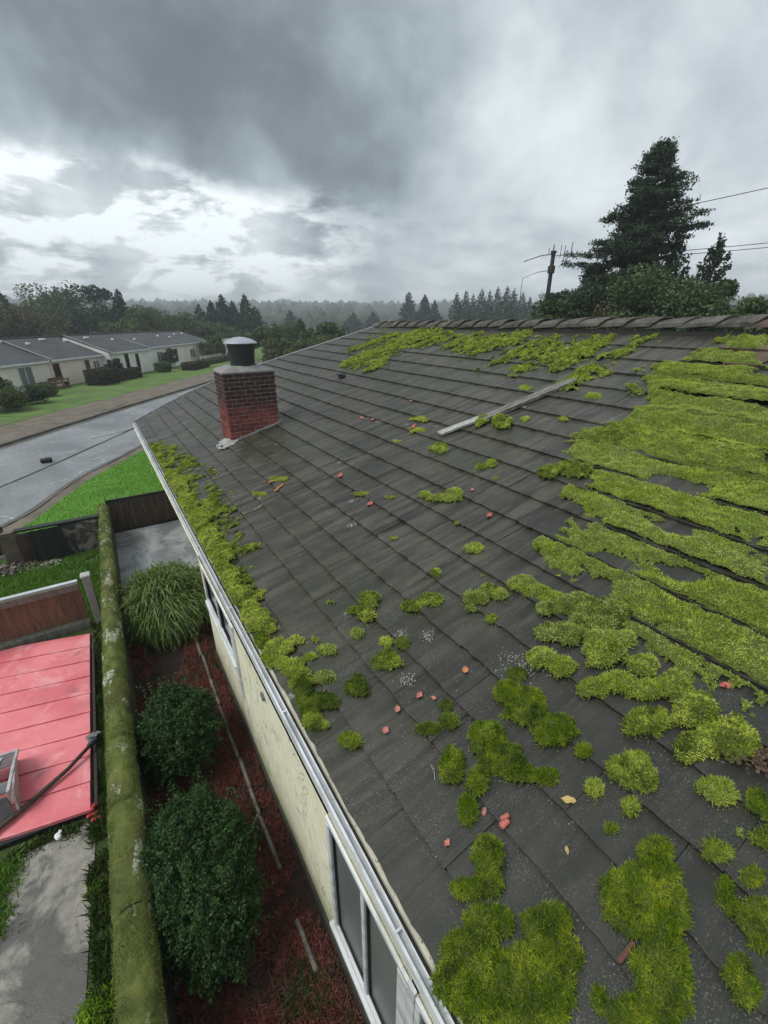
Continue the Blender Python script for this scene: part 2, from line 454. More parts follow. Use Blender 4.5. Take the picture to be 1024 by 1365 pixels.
class MB:
    """collects shapes for one mesh"""
    def __init__(s):
        s.v, s.f, s.m = [], [], []

    def add(s, verts, faces, mi=0):
        n = len(s.v)
        s.v += [tuple(v) for v in verts]
        s.f += [tuple(n + i for i in f) for f in faces]
        s.m += [mi] * len(faces)
        return s

    def box(s, c, d, rz=0.0, rx=0.0, ry=0.0, mi=0, ch=0.0):
        bm = bmesh.new()
        bmesh.ops.create_cube(bm, size=1)
        bmesh.ops.scale(bm, vec=d, verts=bm.verts)
        if ch > 0:
            bmesh.ops.bevel(bm, geom=bm.edges[:], offset=ch, segments=1, affect='EDGES')
        R = Matrix.Rotation(rz, 4, 'Z') @ Matrix.Rotation(ry, 4, 'Y') @ Matrix.Rotation(rx, 4, 'X')
        vs = [R @ v.co + Vector(c) for v in bm.verts]
        bm.verts.index_update()
        s.add(vs, [[v.index for v in f.verts] for f in bm.faces], mi)
        bm.free()
        return s

    def tube(s, pts, r, n=8, mi=0, cap=True):
        pts = [Vector(p) for p in pts]
        rs = r if isinstance(r, (list, tuple)) else [r] * len(pts)
        rings, faces = [], []
        for i, p in enumerate(pts):
            d = (pts[min(i + 1, len(pts) - 1)] - pts[max(i - 1, 0)]).normalized()
            a = d.orthogonal().normalized(); b = d.cross(a)
            rings += [p + rs[i] * (math.cos(2 * math.pi * k / n) * a + math.sin(2 * math.pi * k / n) * b) for k in range(n)]
        for i in range(len(pts) - 1):
            for k in range(n):
                k2 = (k + 1) % n
                faces.append((i * n + k, i * n + k2, (i + 1) * n + k2, (i + 1) * n + k))
        if cap:
            faces.append(tuple(range(n))[::-1]); faces.append(tuple((len(pts) - 1) * n + k for k in range(n)))
        return s.add(rings, faces, mi)

    def lathe(s, c, prof, n=20, mi=0):
        vs, fs = [], []
        for r, z in prof:
            vs += [(c[0] + r * math.cos(2 * math.pi * k / n), c[1] + r * math.sin(2 * math.pi * k / n), c[2] + z) for k in range(n)]
        for i in range(len(prof) - 1):
            for k in range(n):
                k2 = (k + 1) % n
                fs.append((i * n + k, i * n + k2, (i + 1) * n + k2, (i + 1) * n + k))
        fs.append(tuple((len(prof) - 1) * n + k for k in range(n)))
        return s.add(vs, fs, mi)

    def build(s, name, mats, parent=None, smooth=False, loc=None):
        me = bpy.data.meshes.new(name)
        me.from_pydata(s.v, [], s.f)
        for m in (mats if isinstance(mats, (list, tuple)) else [mats]): me.materials.append(m)
        me.polygons.foreach_set('material_index', s.m)
        if smooth: me.polygons.foreach_set('use_smooth', [True] * len(s.f))
        me.update()
        o = bpy.data.objects.new(name, me)
        link(o, parent)
        if loc: o.location = loc
        return o


def np_mesh(name, V, F, mats, parent=None, mi=None, smooth=False):
    """V (n,3), F (m,k) arrays"""
    me = bpy.data.meshes.new(name)
    V = np.asarray(V, dtype=np.float32); F = np.asarray(F, dtype=np.int32)
    k = F.shape[1]
    me.vertices.add(len(V)); me.vertices.foreach_set('co', V.ravel())
    me.loops.add(F.size); me.loops.foreach_set('vertex_index', F.ravel())
    me.polygons.add(len(F))
    me.polygons.foreach_set('loop_start', np.arange(0, F.size, k, dtype=np.int32))
    for m in (mats if isinstance(mats, (list, tuple)) else [mats]): me.materials.append(m)
    if mi is not None: me.polygons.foreach_set('material_index', np.asarray(mi, dtype=np.int32))
    if smooth: me.polygons.foreach_set('use_smooth', np.ones(len(F), dtype=bool))
    me.update(calc_edges=True)
    o = bpy.data.objects.new(name, me)
    return link(o, parent)


def _hash(ix, iy, seed):
    h = np.sin(ix * 127.1 + iy * 311.7 + seed * 74.7) * 43758.5453
    return h - np.floor(h)


def vn(x, y, seed=0, oct=3):
    """value noise in 0..1"""
    x = np.asarray(x, float); y = np.asarray(y, float)
    tot, amp, s = 0, 1.0, 0
    for o in range(oct):
        ix, iy = np.floor(x), np.floor(y)
        fx, fy = x - ix, y - iy
        fx = fx * fx * (3 - 2 * fx); fy = fy * fy * (3 - 2 * fy)
        a = _hash(ix, iy, seed + o); b = _hash(ix + 1, iy, seed + o)
        c = _hash(ix, iy + 1, seed + o); d = _hash(ix + 1, iy + 1, seed + o)
        tot = tot + amp * ((a * (1 - fx) + b * fx) * (1 - fy) + (c * (1 - fx) + d * fx) * fy)
        s += amp; amp *= .5; x = x * 2.03 + 7.1; y = y * 2.03 + 3.7
    return tot / s


def blades(P, Dv, L, Wd, bend=.35):
    """a curved two-piece blade per point: returns V, F (tri + quad as tris)"""
    n = len(P)
    Dv = Dv / np.linalg.norm(Dv, axis=1, keepdims=True)
    side = np.cross(Dv, RG.normal(size=(n, 3))); side /= np.linalg.norm(side, axis=1, keepdims=True)
    off = np.cross(Dv, side)
    L = np.broadcast_to(L, (n,))[:, None]; Wd = np.broadcast_to(Wd, (n,))[:, None]
    a = P - side * Wd * .5; b = P + side * Wd * .5
    m = P + Dv * L * .55 + off * L * .06
    t = P + Dv * L + off * L * bend * RG.uniform(.3, 1, (n, 1))
    c = m - side * Wd * .42; d = m + side * Wd * .42
    V = np.stack([a, b, c, d, t], axis=1).reshape(-1, 3)
    i = np.arange(n)[:, None] * 5
    F = np.concatenate([i + [0, 1, 3], i + [0, 3, 2], i + [2, 3, 4]], axis=0)
    return V, F


def leaves_soup(P, size, flat=.0, up=None):
    """a two-triangle leaf per point with random facing"""
    n = len(P)
    d = RG.normal(size=(n, 3))
    if up is not None: d = d * (1 - flat) + up * flat * 1.6
    d /= np.linalg.norm(d, axis=1, keepdims=True)
    a = np.cross(d, RG.normal(size=(n, 3))); a /= np.linalg.norm(a, axis=1, keepdims=True)
    b = np.cross(d, a)
    s = (np.broadcast_to(size, (n,)) * RG.uniform(.6, 1.25, n))[:, None]
    V = np.stack([P - a * s * .5, P + b * s * .28 + d * s * .08, P + a * s * .5, P - b * s * .28 + d * s * .08], axis=1).reshape(-1, 3)
    F = (np.arange(n)[:, None] * 4 + [0, 1, 2, 3])
    return V, F


SLOPE = .2736
def rz(x):
    return 1.95 + SLOPE * (x - .72)

# ------------------------------------------------------------------ terrain, road, pavements, lawns
def sheet(name, pts, z, m, kind='structure', parent=None, thick=None):
    mb = MB()
    n = len(pts)
    if thick:
        v = [(x, y, z) for x, y in pts] + [(x, y, z - thick) for x, y in pts]
        f = [tuple(range(n))] + [(i, i + n, (i + 1) % n + n, (i + 1) % n) for i in range(n)]
        mb.add(v, f)
    else:
        mb.add([(x, y, z) for x, y in pts], [tuple(range(n))])
    o = mb.build(name, m, parent)
    if kind and parent is None: tag(o, kind=kind)
    return o


def ground_h(x, y):
    r = np.hypot(x, y)
    t = np.clip((r - 230) / 750, 0, 1); t = t * t * (3 - 2 * t)
    return t * (18 + 10 * vn(x / 260, y / 260, 3, 3) + 5 * vn(x / 70, y / 70, 9, 2))


rr = np.concatenate([[0, 30, 60, 100, 150, 200], np.linspace(240, 1300, 44)])
aa = np.linspace(0, 2 * np.pi, 181)[:-1]
RR, AA = np.meshgrid(rr, aa, indexing='ij')
X, Y = RR * np.sin(AA), RR * np.cos(AA)
Vt = np.stack([X, Y, ground_h(X, Y) - .02], -1).reshape(-1, 3)
na = len(aa)
I, J = np.meshgrid(np.arange(len(rr) - 1), np.arange(na), indexing='ij')
I = I.ravel(); J = J.ravel(); J2 = (J + 1) % na
o = np_mesh('terrain', Vt, np.stack([I * na + J, (I + 1) * na + J, (I + 1) * na + J2, I * na + J2], 1), M['field'], smooth=True)
tag(o, kind='structure')

# the road runs away to the right behind the house
far_edge = [(-22, -1.0), (-14, 10.3), (-8.5, 17.6), (-3.98, 23.66), (-1.36, 27.39), (2.81, 33.1), (8.96, 41.2), (20, 55.6), (46, 89)]
near_edge = [(-13, -1.0), (-6.5, 9.6), (-3.4, 13.0), (-2.45, 14.35), (-1.3, 17.0), (.91, 20.4), (3.2, 23.9), (12, 36.5), (28, 57), (54, 90)]
sheet('road', far_edge + near_edge[::-1], .004, M['road'])


def strip(name, line, w0, w1, z, m, h=None, kind='structure'):
    """a band beside a polyline between offsets w0 and w1 (left positive)"""
    P = [Vector((x, y)) for x, y in line]
    A, B = [], []
    for i, p in enumerate(P):
        d = (P[min(i + 1, len(P) - 1)] - P[max(i - 1, 0)]).normalized()
        nn = Vector((-d.y, d.x))
        A.append(p + nn * w0); B.append(p + nn * w1)
    n = len(P); mb = MB()
    v = [(p.x, p.y, z) for p in A] + [(p.x, p.y, z) for p in B]
    f = [(i, i + 1, n + i + 1, n + i) for i in range(n - 1)]
    if h:
        v += [(p.x, p.y, z - h) for p in A] + [(p.x, p.y, z - h) for p in B]
        f += [(i, 2 * n + i, 2 * n + i + 1, i + 1) for i in range(n - 1)] + [(n + i, n + i + 1, 3 * n + i + 1, 3 * n + i) for i in range(n - 1)]
    mb.add(v, f)
    o = mb.build(name, m)
    return tag(o, kind=kind)


def refine(line, k=10, j=.0):
    out = []
    for (a, b), (c, d) in zip(line[:-1], line[1:]):
        for i in range(k):
            t = i / k
            out.append((a + (c - a) * t + rnd.uniform(-j, j), b + (d - b) * t + rnd.uniform(-j, j)))
    return out + [line[-1]]


strip('far_kerb', refine(far_edge, 6, .03), 0.0, .22, .12, M['kerb'], .12)
strip('far_gutter_line', refine(far_edge, 6, .03), -.28, -.02, .012, M['kerb'])
strip('far_pavement', refine(far_edge, 6, .05), .22, 3.0, .10, M['verge'], .1)
strip('far_lawn', refine(far_edge, 5, .15), 2.85, 17.0, .112, M['far_lawn'], .1)
strip('near_kerb', refine(near_edge, 6, .03), -.16, 0.0, .10, M['kerb'], .1)
strip('near_pavement', refine(near_edge, 6, .05), -.62, -.16, .085, M['verge'], .1)
NL = [(-3.0, 12.3), (-2.25, 13.6), (-.85, 16.75), (1.3, 20.05), (3.6, 23.6), (12.4, 36), (14, 36), (14, 17), (2, 17), (2, 12.1), (-.5, 11.95), (-.9, 11.3), (-2.8, 11.3)]
sheet('near_lawn', NL, .09, M['lawn'], thick=.1)

# road cracks, sealed joints and chalky marks
def wander(name, pts, w, m, j=.04, k=8, z=.012):
    pts = refine(pts, k, j); P = [Vector(p) for p in pts]
    mb = MB(); n = len(P); v = []
    for i, p in enumerate(P):
        d = (P[min(i + 1, n - 1)] - P[max(i - 1, 0)]).normalized()
        ww = w * rnd.uniform(.5, 1.2) * .5
        v += [(p.x - d.y * ww, p.y + d.x * ww, z), (p.x + d.y * ww, p.y - d.x * ww, z)]
    mb.add(v, [(2 * i, 2 * i + 1, 2 * i + 3, 2 * i + 2) for i in range(n - 1)])
    o = mb.build(name, m)
    return tag(o, kind='structure')


wander('road_joint', [(-5.5, 15.0), (-3.32, 17.65), (-2.01, 19.6), (.78, 24.1), (5, 30.5), (12, 41)], .11, M['rubber'], .02)
wander('road_mark', [(-2.0, 17.0), (-1.35, 17.6), (-.75, 18.6), (-.35, 18.9)], .07, M['chalk'], .04)
wander('road_mark', [(-.35, 18.9), (-.45, 19.5), (-1.0, 19.6)], .06, M['chalk'], .04)
wander('road_mark', [(-.9, 20.0), (-.3, 20.9), (.1, 21.6)], .06, M['chalk'], .05)
wander('road_mark', [(.2, 21.5), (1.1, 22.0), (1.9, 23.1)], .08, M['chalk'], .06)
wander('road_mark', [(-1.2, 22.6), (-.7, 23.2), (-.95, 23.7), (-1.3, 23.2)], .07, M['chalk'], .03)
wander('road_mark', [(-1.6, 21.2), (-1.3, 21.4)], .14, M['chalk'], .02)
wander('road_mark', [(-3.3, 14.9), (-2.9, 14.7), (-2.6, 14.3)], .08, M['chalk'], .02)
wander('road_crack', [(-.7, 23.3), (.3, 23.9), (1.5, 24.8)], .05, M['rubber'], .05)
wander('road_crack', [(1.4, 27.0), (3.0, 29.5), (5.5, 32.5)], .08, M['chalk'], .08)
wander('verge_crack', [(-.9, 29.6), (.6, 30.6), (1.5, 32.5)], .10, M['rubber'], .08, z=.115)

# ground on the near side
sheet('yard_ground', [(-9, -3), (-9, 11.3), (-.45, 11.3), (-.45, 12.1), (1.4, 12.1), (1.4, -3)], .0, M['field'])
sheet('planting_bed', [(-.62, -2.6), (-.48, 8.9), (1.36, 8.9), (1.36, -2.6)], .012, M['soil'])
sheet('grey_slab', [(-.46, 8.9), (-.42, 11.838), (1.4, 11.838), (1.4, 8.9)], .035, M['slab'], thick=.03)
sheet('concrete_yard', [(-6, -2.6), (-6, 4.15), (-1.02, 4.15), (-1.10, 3.2), (-1.16, 2.3), (-1.16, -2.6)], .010, M['concrete'])


def tufts(name, pts, h, w, m, lean=.45, parent=None, z=0.0, kind='stuff', bend=.4):
    pts = np.asarray(pts, float)
    n = len(pts)
    P = np.column_stack([pts[:, 0], pts[:, 1], pts[:, 2] if pts.shape[1] > 2 else np.full(n, z)])
    Dv = np.column_stack([RG.normal(0, lean, n), RG.normal(0, lean, n), np.ones(n)])
    V, F = blades(P, Dv, h * RG.uniform(.5, 1.25, n), w, bend)
    o = np_mesh(name, V, F, m, parent)
    if kind and parent is None: tag(o, kind=kind)
    return o


def scatter(n, x0, x1, y0, y1, f=None):
    p = np.column_stack([RG.uniform(x0, x1, n), RG.uniform(y0, y1, n)])
    return p[f(p[:, 0], p[:, 1])] if f else p


def in_poly(x, y, poly):
    ins = np.zeros(np.shape(x), bool)
    n = len(poly)
    for i in range(n):
        x1, y1 = poly[i]; x2, y2 = poly[(i + 1) % n]
        c = ((y1 > y) != (y2 > y)) & (x < (x2 - x1) * (y - y1) / (y2 - y1 + 1e-12) + x1)
        ins ^= c
    return ins


def poly_dist(x, y, poly):
    d = np.full(np.shape(x), 1e9)
    n = len(poly)
    for i in range(n):
        x1, y1 = poly[i]; x2, y2 = poly[(i + 1) % n]
        L2 = (x2 - x1) ** 2 + (y2 - y1) ** 2 + 1e-12
        t = np.clip(((x - x1) * (x2 - x1) + (y - y1) * (y2 - y1)) / L2, 0, 1)
        d = np.minimum(d, np.hypot(x - x1 - t * (x2 - x1), y - y1 - t * (y2 - y1)))
    return np.where(in_poly(x, y, poly), d, -d)


p = scatter(26000, -3.6, -.72, 8.12, 11.1, lambda x, y: vn(x * 3, y * 3, 5) > .28)
tufts('grass', p, .10, .016, M['grass_blade'])
p = scatter(60000, -3, 6, 11.9, 24, lambda x, y: in_poly(x, y, NL))
tufts('lawn_grass', p, .04, .022, M['lawn_blade'], z=.09)
p = scatter(16000, -1.24, -.78, -.4, 4.6, lambda x, y: (vn(x * 4, y * 3, 2) > .42) & (x > -1.16 + .1 * vn(y * 3, y, 4)))
tufts('weeds', p, .11, .013, M['weed'])
p = scatter(5000, -1.14, -.80, 4.3, 8.0, lambda x, y: (vn(x * 4, y * 3, 2) > .42) & (x > -1.0))
tufts('weeds', p, .09, .013, M['weed'])
def near_pts(cs, n, s):
    return np.concatenate([np.column_stack([RG.normal(a, s, n), RG.normal(b, s, n)]) for a, b in cs])
p = near_pts([(-1.14, 2.30), (-1.02, 2.48), (-1.08, 2.2), (-1.17, 2.36)], 500, .06)
tufts('bright_weeds', p, .10, .02, M['bright_weed'], lean=.8)
p = near_pts([(-1.07, 3.42)], 200, .03)
tufts('bright_weeds', p, .07, .014, M['bright_weed'], lean=.8)
p = near_pts([(-1.838, 4.0), (-1.98, 3.75), (-1.95, 3.5), (-2.1, 3.8), (-1.9, 3.62)], 900, .09)
tufts('grass_edge', p, .10, .013, M['grass_blade'])
p = near_pts([(-1.55, 4.19), (-1.7, 4.16), (-1.42, 4.22), (-1.25, 4.15)], 220, .05)
tufts('grass_edge', p, .06, .010, M['weed'])

# dead red stems and weeds in the bed
p = scatter(110000, -.52, 1.2, .6, 8.3, lambda x, y: (vn(x * 2.6, y * 1.7, 21) + .22 * (y > 3.3) * (y < 5.9) > .50))
tufts('dead_stems', p, .085, .008, M['red_litter'], lean=1.3, z=.01)
p = scatter(9000, -.1, .5, .8, 3.4, lambda x, y: vn(x * 4, y * 3, 31) > .60)
tufts('bed_weeds', p, .08, .011, M['weed'], lean=.8, z=.01)
p = scatter(6000, .46, .68, 1.2, 7.6, lambda x, y: vn(x * 5, y * 3, 33) > .62)
tufts('bed_weeds', p, .07, .010, M['weed'], lean=.8, z=.01)

M['old_edging'] = mat('dirty_edging', f_plain((.20, .19, .17), .75, 5, 50, dark=(.035, .03, .022)), rough=.85, bump=.6)
# concrete edging in the bed, broken into lengths
edg = thing('bed_edging', 'worn narrow concrete edging strip running through the dark planting bed', 'edging', (.47, 1.7, 0))
y = 1.75
while y < 6.6:
    L = rnd.uniform(.35, .62)
    if not (1.98 < y < 2.2):
        mb = MB(); mb.box((rnd.uniform(-.012, .012), y + L / 2 - 1.7, .030), (.040, L - .004, .07), rz=rnd.uniform(-.03, .03), ry=rnd.uniform(-.12, .12), ch=.012)
        mb.build('edging_stone', M['old_edging'], edg)
    y += L

# ------------------------------------------------------------------ the house with the mossy roof
house = thing('house', 'cream rendered bungalow whose long dark tiled roof is overgrown with moss', 'house', (0, 0, 0))
# --- wall with openings (plane x = .66)
WX = .686
opens = [(.82, 1.80, .42, 1.838), (-1.2, .76, .42, 1.838), (4.30, 5.80, 1.20, 1.82)]
WR, YR = 1.28, 6.0      # beyond YR the wall steps back under the eaves
ys = sorted({-2.9, YR} | {a for o in opens for a in o[:2]} | set(np.arange(-2.5, 6, .5).tolist()))
zs = sorted({0.0, 1.852} | {a for o in opens for a in o[2:]} | {.25, .8})
mb = MB()
for y0, y1 in zip(ys[:-1], ys[1:]):
    for z0, z1 in zip(zs[:-1], zs[1:]):
        ym, zm = (y0 + y1) / 2, (z0 + z1) / 2
        if any(a < ym < b and c < zm < d for a, b, c, d in opens): continue
        mb.add([(WX, y0, z0), (WX, y1, z0), (WX, y1, z1), (WX, y0, z1)], [(0, 3, 2, 1)])
for a, b, c, d in opens:
    e = .12
    mb.add([(WX, a, c), (WX, b, c), (WX, b, d), (WX, a, d), (WX + e, a, c), (WX + e, b, c), (WX + e, b, d), (WX + e, a, d)],
           [(0, 1, 5, 4), (1, 2, 6, 5), (2, 3, 7, 6), (3, 0, 4, 7)])
# far gable end and the near end, back wall
RX = 10.75
mb.add([(WX, YR, 0), (WR, YR, 0), (WR, YR, 1.95), (WX, YR, 1.852)], [(0, 1, 2, 3)])
for k_ in range(12):
    a_, b_ = YR + (15.3 - YR) * k_ / 12, YR + (15.3 - YR) * (k_ + 1) / 12
    mb.add([(WR, a_, 0), (WR, b_, 0), (WR, b_, 1.95), (WR, a_, 1.95)], [(0, 3, 2, 1)])
mb.add([(WX, YR, 1.853), (WR, YR, 1.853), (WR, 15.3, 1.853), (WX, 15.3, 1.853)], [(0, 1, 2, 3)])
for yy, WX_ in ((15.3, WR), (-2.9, WX)):
    mb.add([(WX_, yy, 0), (19.8, yy, 0), (19.8, yy, 1.85), (RX, yy, rz(RX) - .1), (WX_, yy, 1.852)], [(0, 1, 2, 3, 4)])
mb.add([(19.8, -2.9, 0), (19.8, 15.3, 0), (19.8, 15.3, 1.85), (19.8, -2.9, 1.85)], [(0, 1, 2, 3)])
mb.build('wall', M['cream_wall'], house)
MB().box((WX - .012, 1.55, .07), (.024, 8.9, .14)).build('plinth', M['wall_block'], house)

# windows
def window(y0, y1, z0, z1, panes, pm, label=None, jamb=.055):
    f = MB()
    x = WX + .02
    f.box((x, (y0 + y1) / 2, z1 - .025), (.07, y1 - y0, .05), ch=.006)
    f.box((x, (y0 + y1) / 2, z0 + .03), (.07, y1 - y0, .06), ch=.006)
    f.box((x, y0 + jamb / 2, (z0 + z1) / 2), (.072, jamb, z1 - z0 - .114), ch=.006)
    f.box((x, y1 - .022, (z0 + z1) / 2), (.072, .044, z1 - z0 - .114), ch=.006)
    o = f.build('window', M['white'], house)
    if label: tag(o, label)
    for p0, p1, m in panes:
        MB().box((x + .012, (p0 + p1) / 2, (z0 + z1) / 2 + .003), (.012, p1 - p0, z1 - z0 - .10)).build('pane', m, o)
        # dark rubber seal round the pane
        sl = MB()
        for q in (p0 + .006, p1 - .006): sl.box((x - .004, q, (z0 + z1) / 2 + .003), (.018, .012, z1 - z0 - .112))
        for q in (z0 + .066, z1 - .056): sl.box((x - .004, (p0 + p1) / 2, q), (.018, p1 - p0 - .026, .012))
        sl.build('seal', M['rubber'], o)
    for a, b in zip(panes[:-1], panes[1:]):
        MB().box((x - .002, (a[1] + b[0]) / 2, (z0 + z1) / 2 + .003), (.06, b[0] - a[1] - .002, z1 - z0 - .115), ch=.005).build('mullion', M['white'], o)
    MB().box((WX - .012, (y0 + y1) / 2, z0 - .022), (.06, y1 - y0 + .08, .036), rx=0, ry=.12, ch=.006).build('sill', M['white'], o)
    return o

window(.82, 1.80, .42, 1.838, [(.885, 1.285, M['pane']), (1.325, 1.755, M['pane'])], M['pane'], 'white framed window with two grey panes', .10)
window(-1.2, .76, .42, 1.838, [(-1.14, -.22, M['dark_pane']), (-.18, .70, M['dark_pane'])], M['dark_pane'], 'white framed window with dark panes', .06)
window(4.30, 5.80, 1.20, 1.82, [(4.36, 5.0, M['dark_pane']), (5.04, 5.755, M['dark_pane'])], M['dark_pane'], 'small dark window high in the wall')
# white jamb board beside the far window, white board between the near windows
MB().box((WX - .008, .79, 1.14), (.020, .056, 1.44)).build('jamb_board', M['white'], house)
MB().box((WX - .008, 4.22, 1.30), (.024, .12, 1.06)).build('jamb_board', M['white'], house)
v = MB(); v.lathe((0, 0, 0), [(.045, 0), (.045, .02), (.03, .022), (.028, .004), (.0, .003)], 14)
vo = v.build('wall_vent', M['steel'], house); vo.location = (WX, 3.17, 1.70); vo.rotation_euler = (0, -math.pi / 2, 0)

# gutter: a white U channel, black gap and cream strips under the first tiles
def extrude_y(prof, y0, y1, name, m, parent, n=1, jit=0.0):
    mb = MB(); k = len(prof)
    ys = np.linspace(y0, y1, n + 1)
    vs = []
    for yy in ys:
        dx, dz = rnd.uniform(-jit, jit), rnd.uniform(-jit, jit)
        vs += [(x + dx, yy, z + dz) for x, z in prof]
    fs = [(i * k + j, (i + 1) * k + j, (i + 1) * k + (j + 1) % k, i * k + (j + 1) % k) for i in range(n) for j in range(k)]
    fs += [tuple(range(k)), tuple(n * k + j for j in range(k))[::-1]]
    mb.add(vs, fs)
    return mb.build(name, m, parent)

U = [(.698, 1.855), (.752, 1.855), (.752, 1.955), (.743, 1.955), (.743, 1.915), (.714, 1.915), (.714, 1.948), (.698, 1.948)]
gut = extrude_y(U, -2.9, 15.75, 'gutter', M['white'], house, 30, .0012)
extrude_y([(.7145, 1.916), (.7425, 1.916), (.7425, 1.920), (.7145, 1.920)], -2.89, 15.74, 'gutter_floor', M['wet_channel'], gut)
extrude_y([(.7522, 1.86), (.774, 1.86), (.774, 1.938), (.7522, 1.938)], -2.9, 15.75, 'black_gap_strip', M['rubber'], house)
for a, b in ((-2.9, .55), (.553, 1.55), (1.553, 3.75)):
    extrude_y([(.7745, 1.88), (.812, 1.88), (.812, 1.985), (.7745, 1.974)], a, b, 'edge_strip', M['cream_trim'], house, 6, .0015)
extrude_y([(.7745, 1.88), (.80, 1.88), (.80, 1.972), (.7745, 1.966)], 3.753, 15.75, 'edge_strip', M['wet_channel'], house, 12, .0015)

gb_ = 0
for yb in np.arange(-2.4, 15.6, 1.7):
    MB().box((.7275, float(yb) + rnd.uniform(-.05, .05), 1.9495), (.050, .014, .004), ch=.0015).build('gutter_bracket', M['white'], gut)
# roof deck (its top lies just under the tiles)
def rake_y(x):
    return float(np.interp(x, [.72, 1.6, 2.8, 4.4, 6.7, 8.3, 10.8], [15.85, 16.6, 17.4, 17.9, 17.75, 17.45, 17.1]))
xs = np.linspace(.80, RX, 24)
v, f = [], []
for x in xs:
    v += [(x, -2.9, rz(x) - .052), (x, rake_y(x) - .03, rz(x) - .052), (x, -2.9, rz(x) - .16), (x, rake_y(x) - .03, rz(x) - .16)]
for i in range(len(xs) - 1):
    a, b = i * 4, (i + 1) * 4
    f += [(a, b, b + 1, a + 1), (a + 1, b + 1, b + 3, a + 3), (a, a + 2, b + 2, b)]
b0 = len(v)
v += [(RX + .02, -2.9, rz(RX) - .06), (20.6, -2.9, 1.7), (20.6, 17.05, 1.7), (RX + .02, 17.05, rz(RX) - .06)]
f += [(b0, b0 + 1, b0 + 2, b0 + 3)]
mb = MB(); mb.add(v, f)
roof = mb.build('roof', M['deck'], house)

ROWS = [.792, 1.08, 1.47, 1.80, 2.16, 2.54, 2.94, 3.33, 3.76, 4.23, 4.71, 5.19, 5.73, 6.30, 6.93, 7.56, 8.25, 8.98, 9.72, 10.62]
fwd = co.rotation_euler.to_matrix() @ Vector((0, 0, -1))
CR = co.rotation_euler.to_matrix().transposed()
def to_cam(p):
    q = CR @ (Vector(p) - Vector((0, 0, CAM_H)))
    if q.z > -.1: return None
    return q.x / -q.z, q.y / -q.z, -q.z

def tile_mesh(L, Wt, seed):
    r = random.Random(seed)
    nx, ny = 2, 7
    ov = .06
    vs, fs = [], []
    ph, amp = r.uniform(0, 6), r.uniform(.002, .0048)
    for i in range(nx + 1):
        for j in range(ny + 1):
            t = i / nx
            x = -.0 + t * (L + ov)
            if i == 0: x += r.uniform(-.006, .006)
            yy = (j / ny) * Wt
            z = .028 * (1 - t) - .008 * t + amp * math.sin(ph + j * 1.9) * (1 - .4 * t) + r.uniform(-.001, .001)
            vs.append((x + (r.uniform(-.007, .007) if i == 0 else 0), yy, z))
    top = len(vs)
    for i in range(nx):
        for j in range(ny):
            a = i * (ny + 1) + j
            fs.append((a, a + ny + 1, a + ny + 2, a + 1))
    ring = [j for j in range(ny + 1)] + [i * (ny + 1) + ny for i in range(1, nx + 1)] + [nx * (ny + 1) + j for j in range(ny - 1, -1, -1)] + [i * (ny + 1) for i in range(nx - 1, 0, -1)]
    k = len(ring)
    vs += [vs[i] for i in ring] + [(vs[i][0] + (.004 if vs[i][0] < .05 else 0), vs[i][1], vs[i][2] - .034) for i in ring]
    for q in range(k):
        a, b = top + q, top + (q + 1) % k
        fs.append((a, b, b + k, a + k))
    return vs, fs, nx * ny

TW = .50
cands = []
for ri in range(len(ROWS) - 1):
    x0, x1 = ROWS[ri], ROWS[ri + 1]
    y = -2.9 + (TW * .5 if ri % 2 else 0) + rnd.uniform(-.06, .06)
    wr = TW * rnd.uniform(.96, 1.06)
    yend = rake_y((x0 + x1) / 2)
    while y < yend - .12:
        wt = min(wr, yend - y)
        c = to_cam(((x0 + x1) / 2, y + wt / 2, rz((x0 + x1) / 2)))
        score = 0
        if c and abs(c[0]) < .93 and abs(c[1]) < 1.24:
            q = [to_cam(p) for p in ((x0, y, rz(x0)), (x1, y, rz(x1)), (x1, y + wt, rz(x1)), (x0, y + wt, rz(x0)))]
            if all(q):
                score = abs(sum(q[i][0] * q[(i + 1) % 4][1] - q[(i + 1) % 4][0] * q[i][1] for i in range(4)))
        cands.append((score, ri, y, wt))
        y += wt
cands.sort(reverse=True)
proto = {}
ang = math.atan(SLOPE)
rest = MB()
for k, (score, ri, y, wt) in enumerate(cands):
    x0, x1 = ROWS[ri], ROWS[ri + 1]
    var = rnd.randrange(4)
    full = abs(wt - TW) < .04
    key = (ri, var, round(wt, 2))
    if key not in proto: proto[key] = tile_mesh(math.hypot(x1 - x0, SLOPE * (x1 - x0)), wt - .0004, ri * 31 + var)
    vs, fs, nt_ = proto[key]
    far_ = score < .004
    dz = rnd.uniform(-.001, .0015) if far_ else rnd.uniform(-.003, .005); rr_ = rnd.uniform(-.003, .003) if far_ else rnd.uniform(-.009, .009)
    if k < 300:
        if len(proto[key]) == 3 and not isinstance(vs, bpy.types.Mesh):
            pass
        mk = ('me',) + key
        if mk not in proto:
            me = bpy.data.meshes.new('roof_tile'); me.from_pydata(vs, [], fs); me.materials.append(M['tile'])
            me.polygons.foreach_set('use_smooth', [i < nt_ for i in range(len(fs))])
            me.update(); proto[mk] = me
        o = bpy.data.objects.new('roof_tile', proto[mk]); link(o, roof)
        o.location = (x0, y, rz(x0) + dz); o.rotation_euler = (0, -ang, rr_)
    else:
        R = Matrix.Translation((x0, y, rz(x0) + dz)) @ Matrix.Rotation(rr_, 4, 'Z') @ Matrix.Rotation(-ang, 4, 'Y')
        rest.add([R @ Vector(q) for q in vs], fs)
tag(rest.build('roof_tiles', M['tile'], roof), kind='stuff')
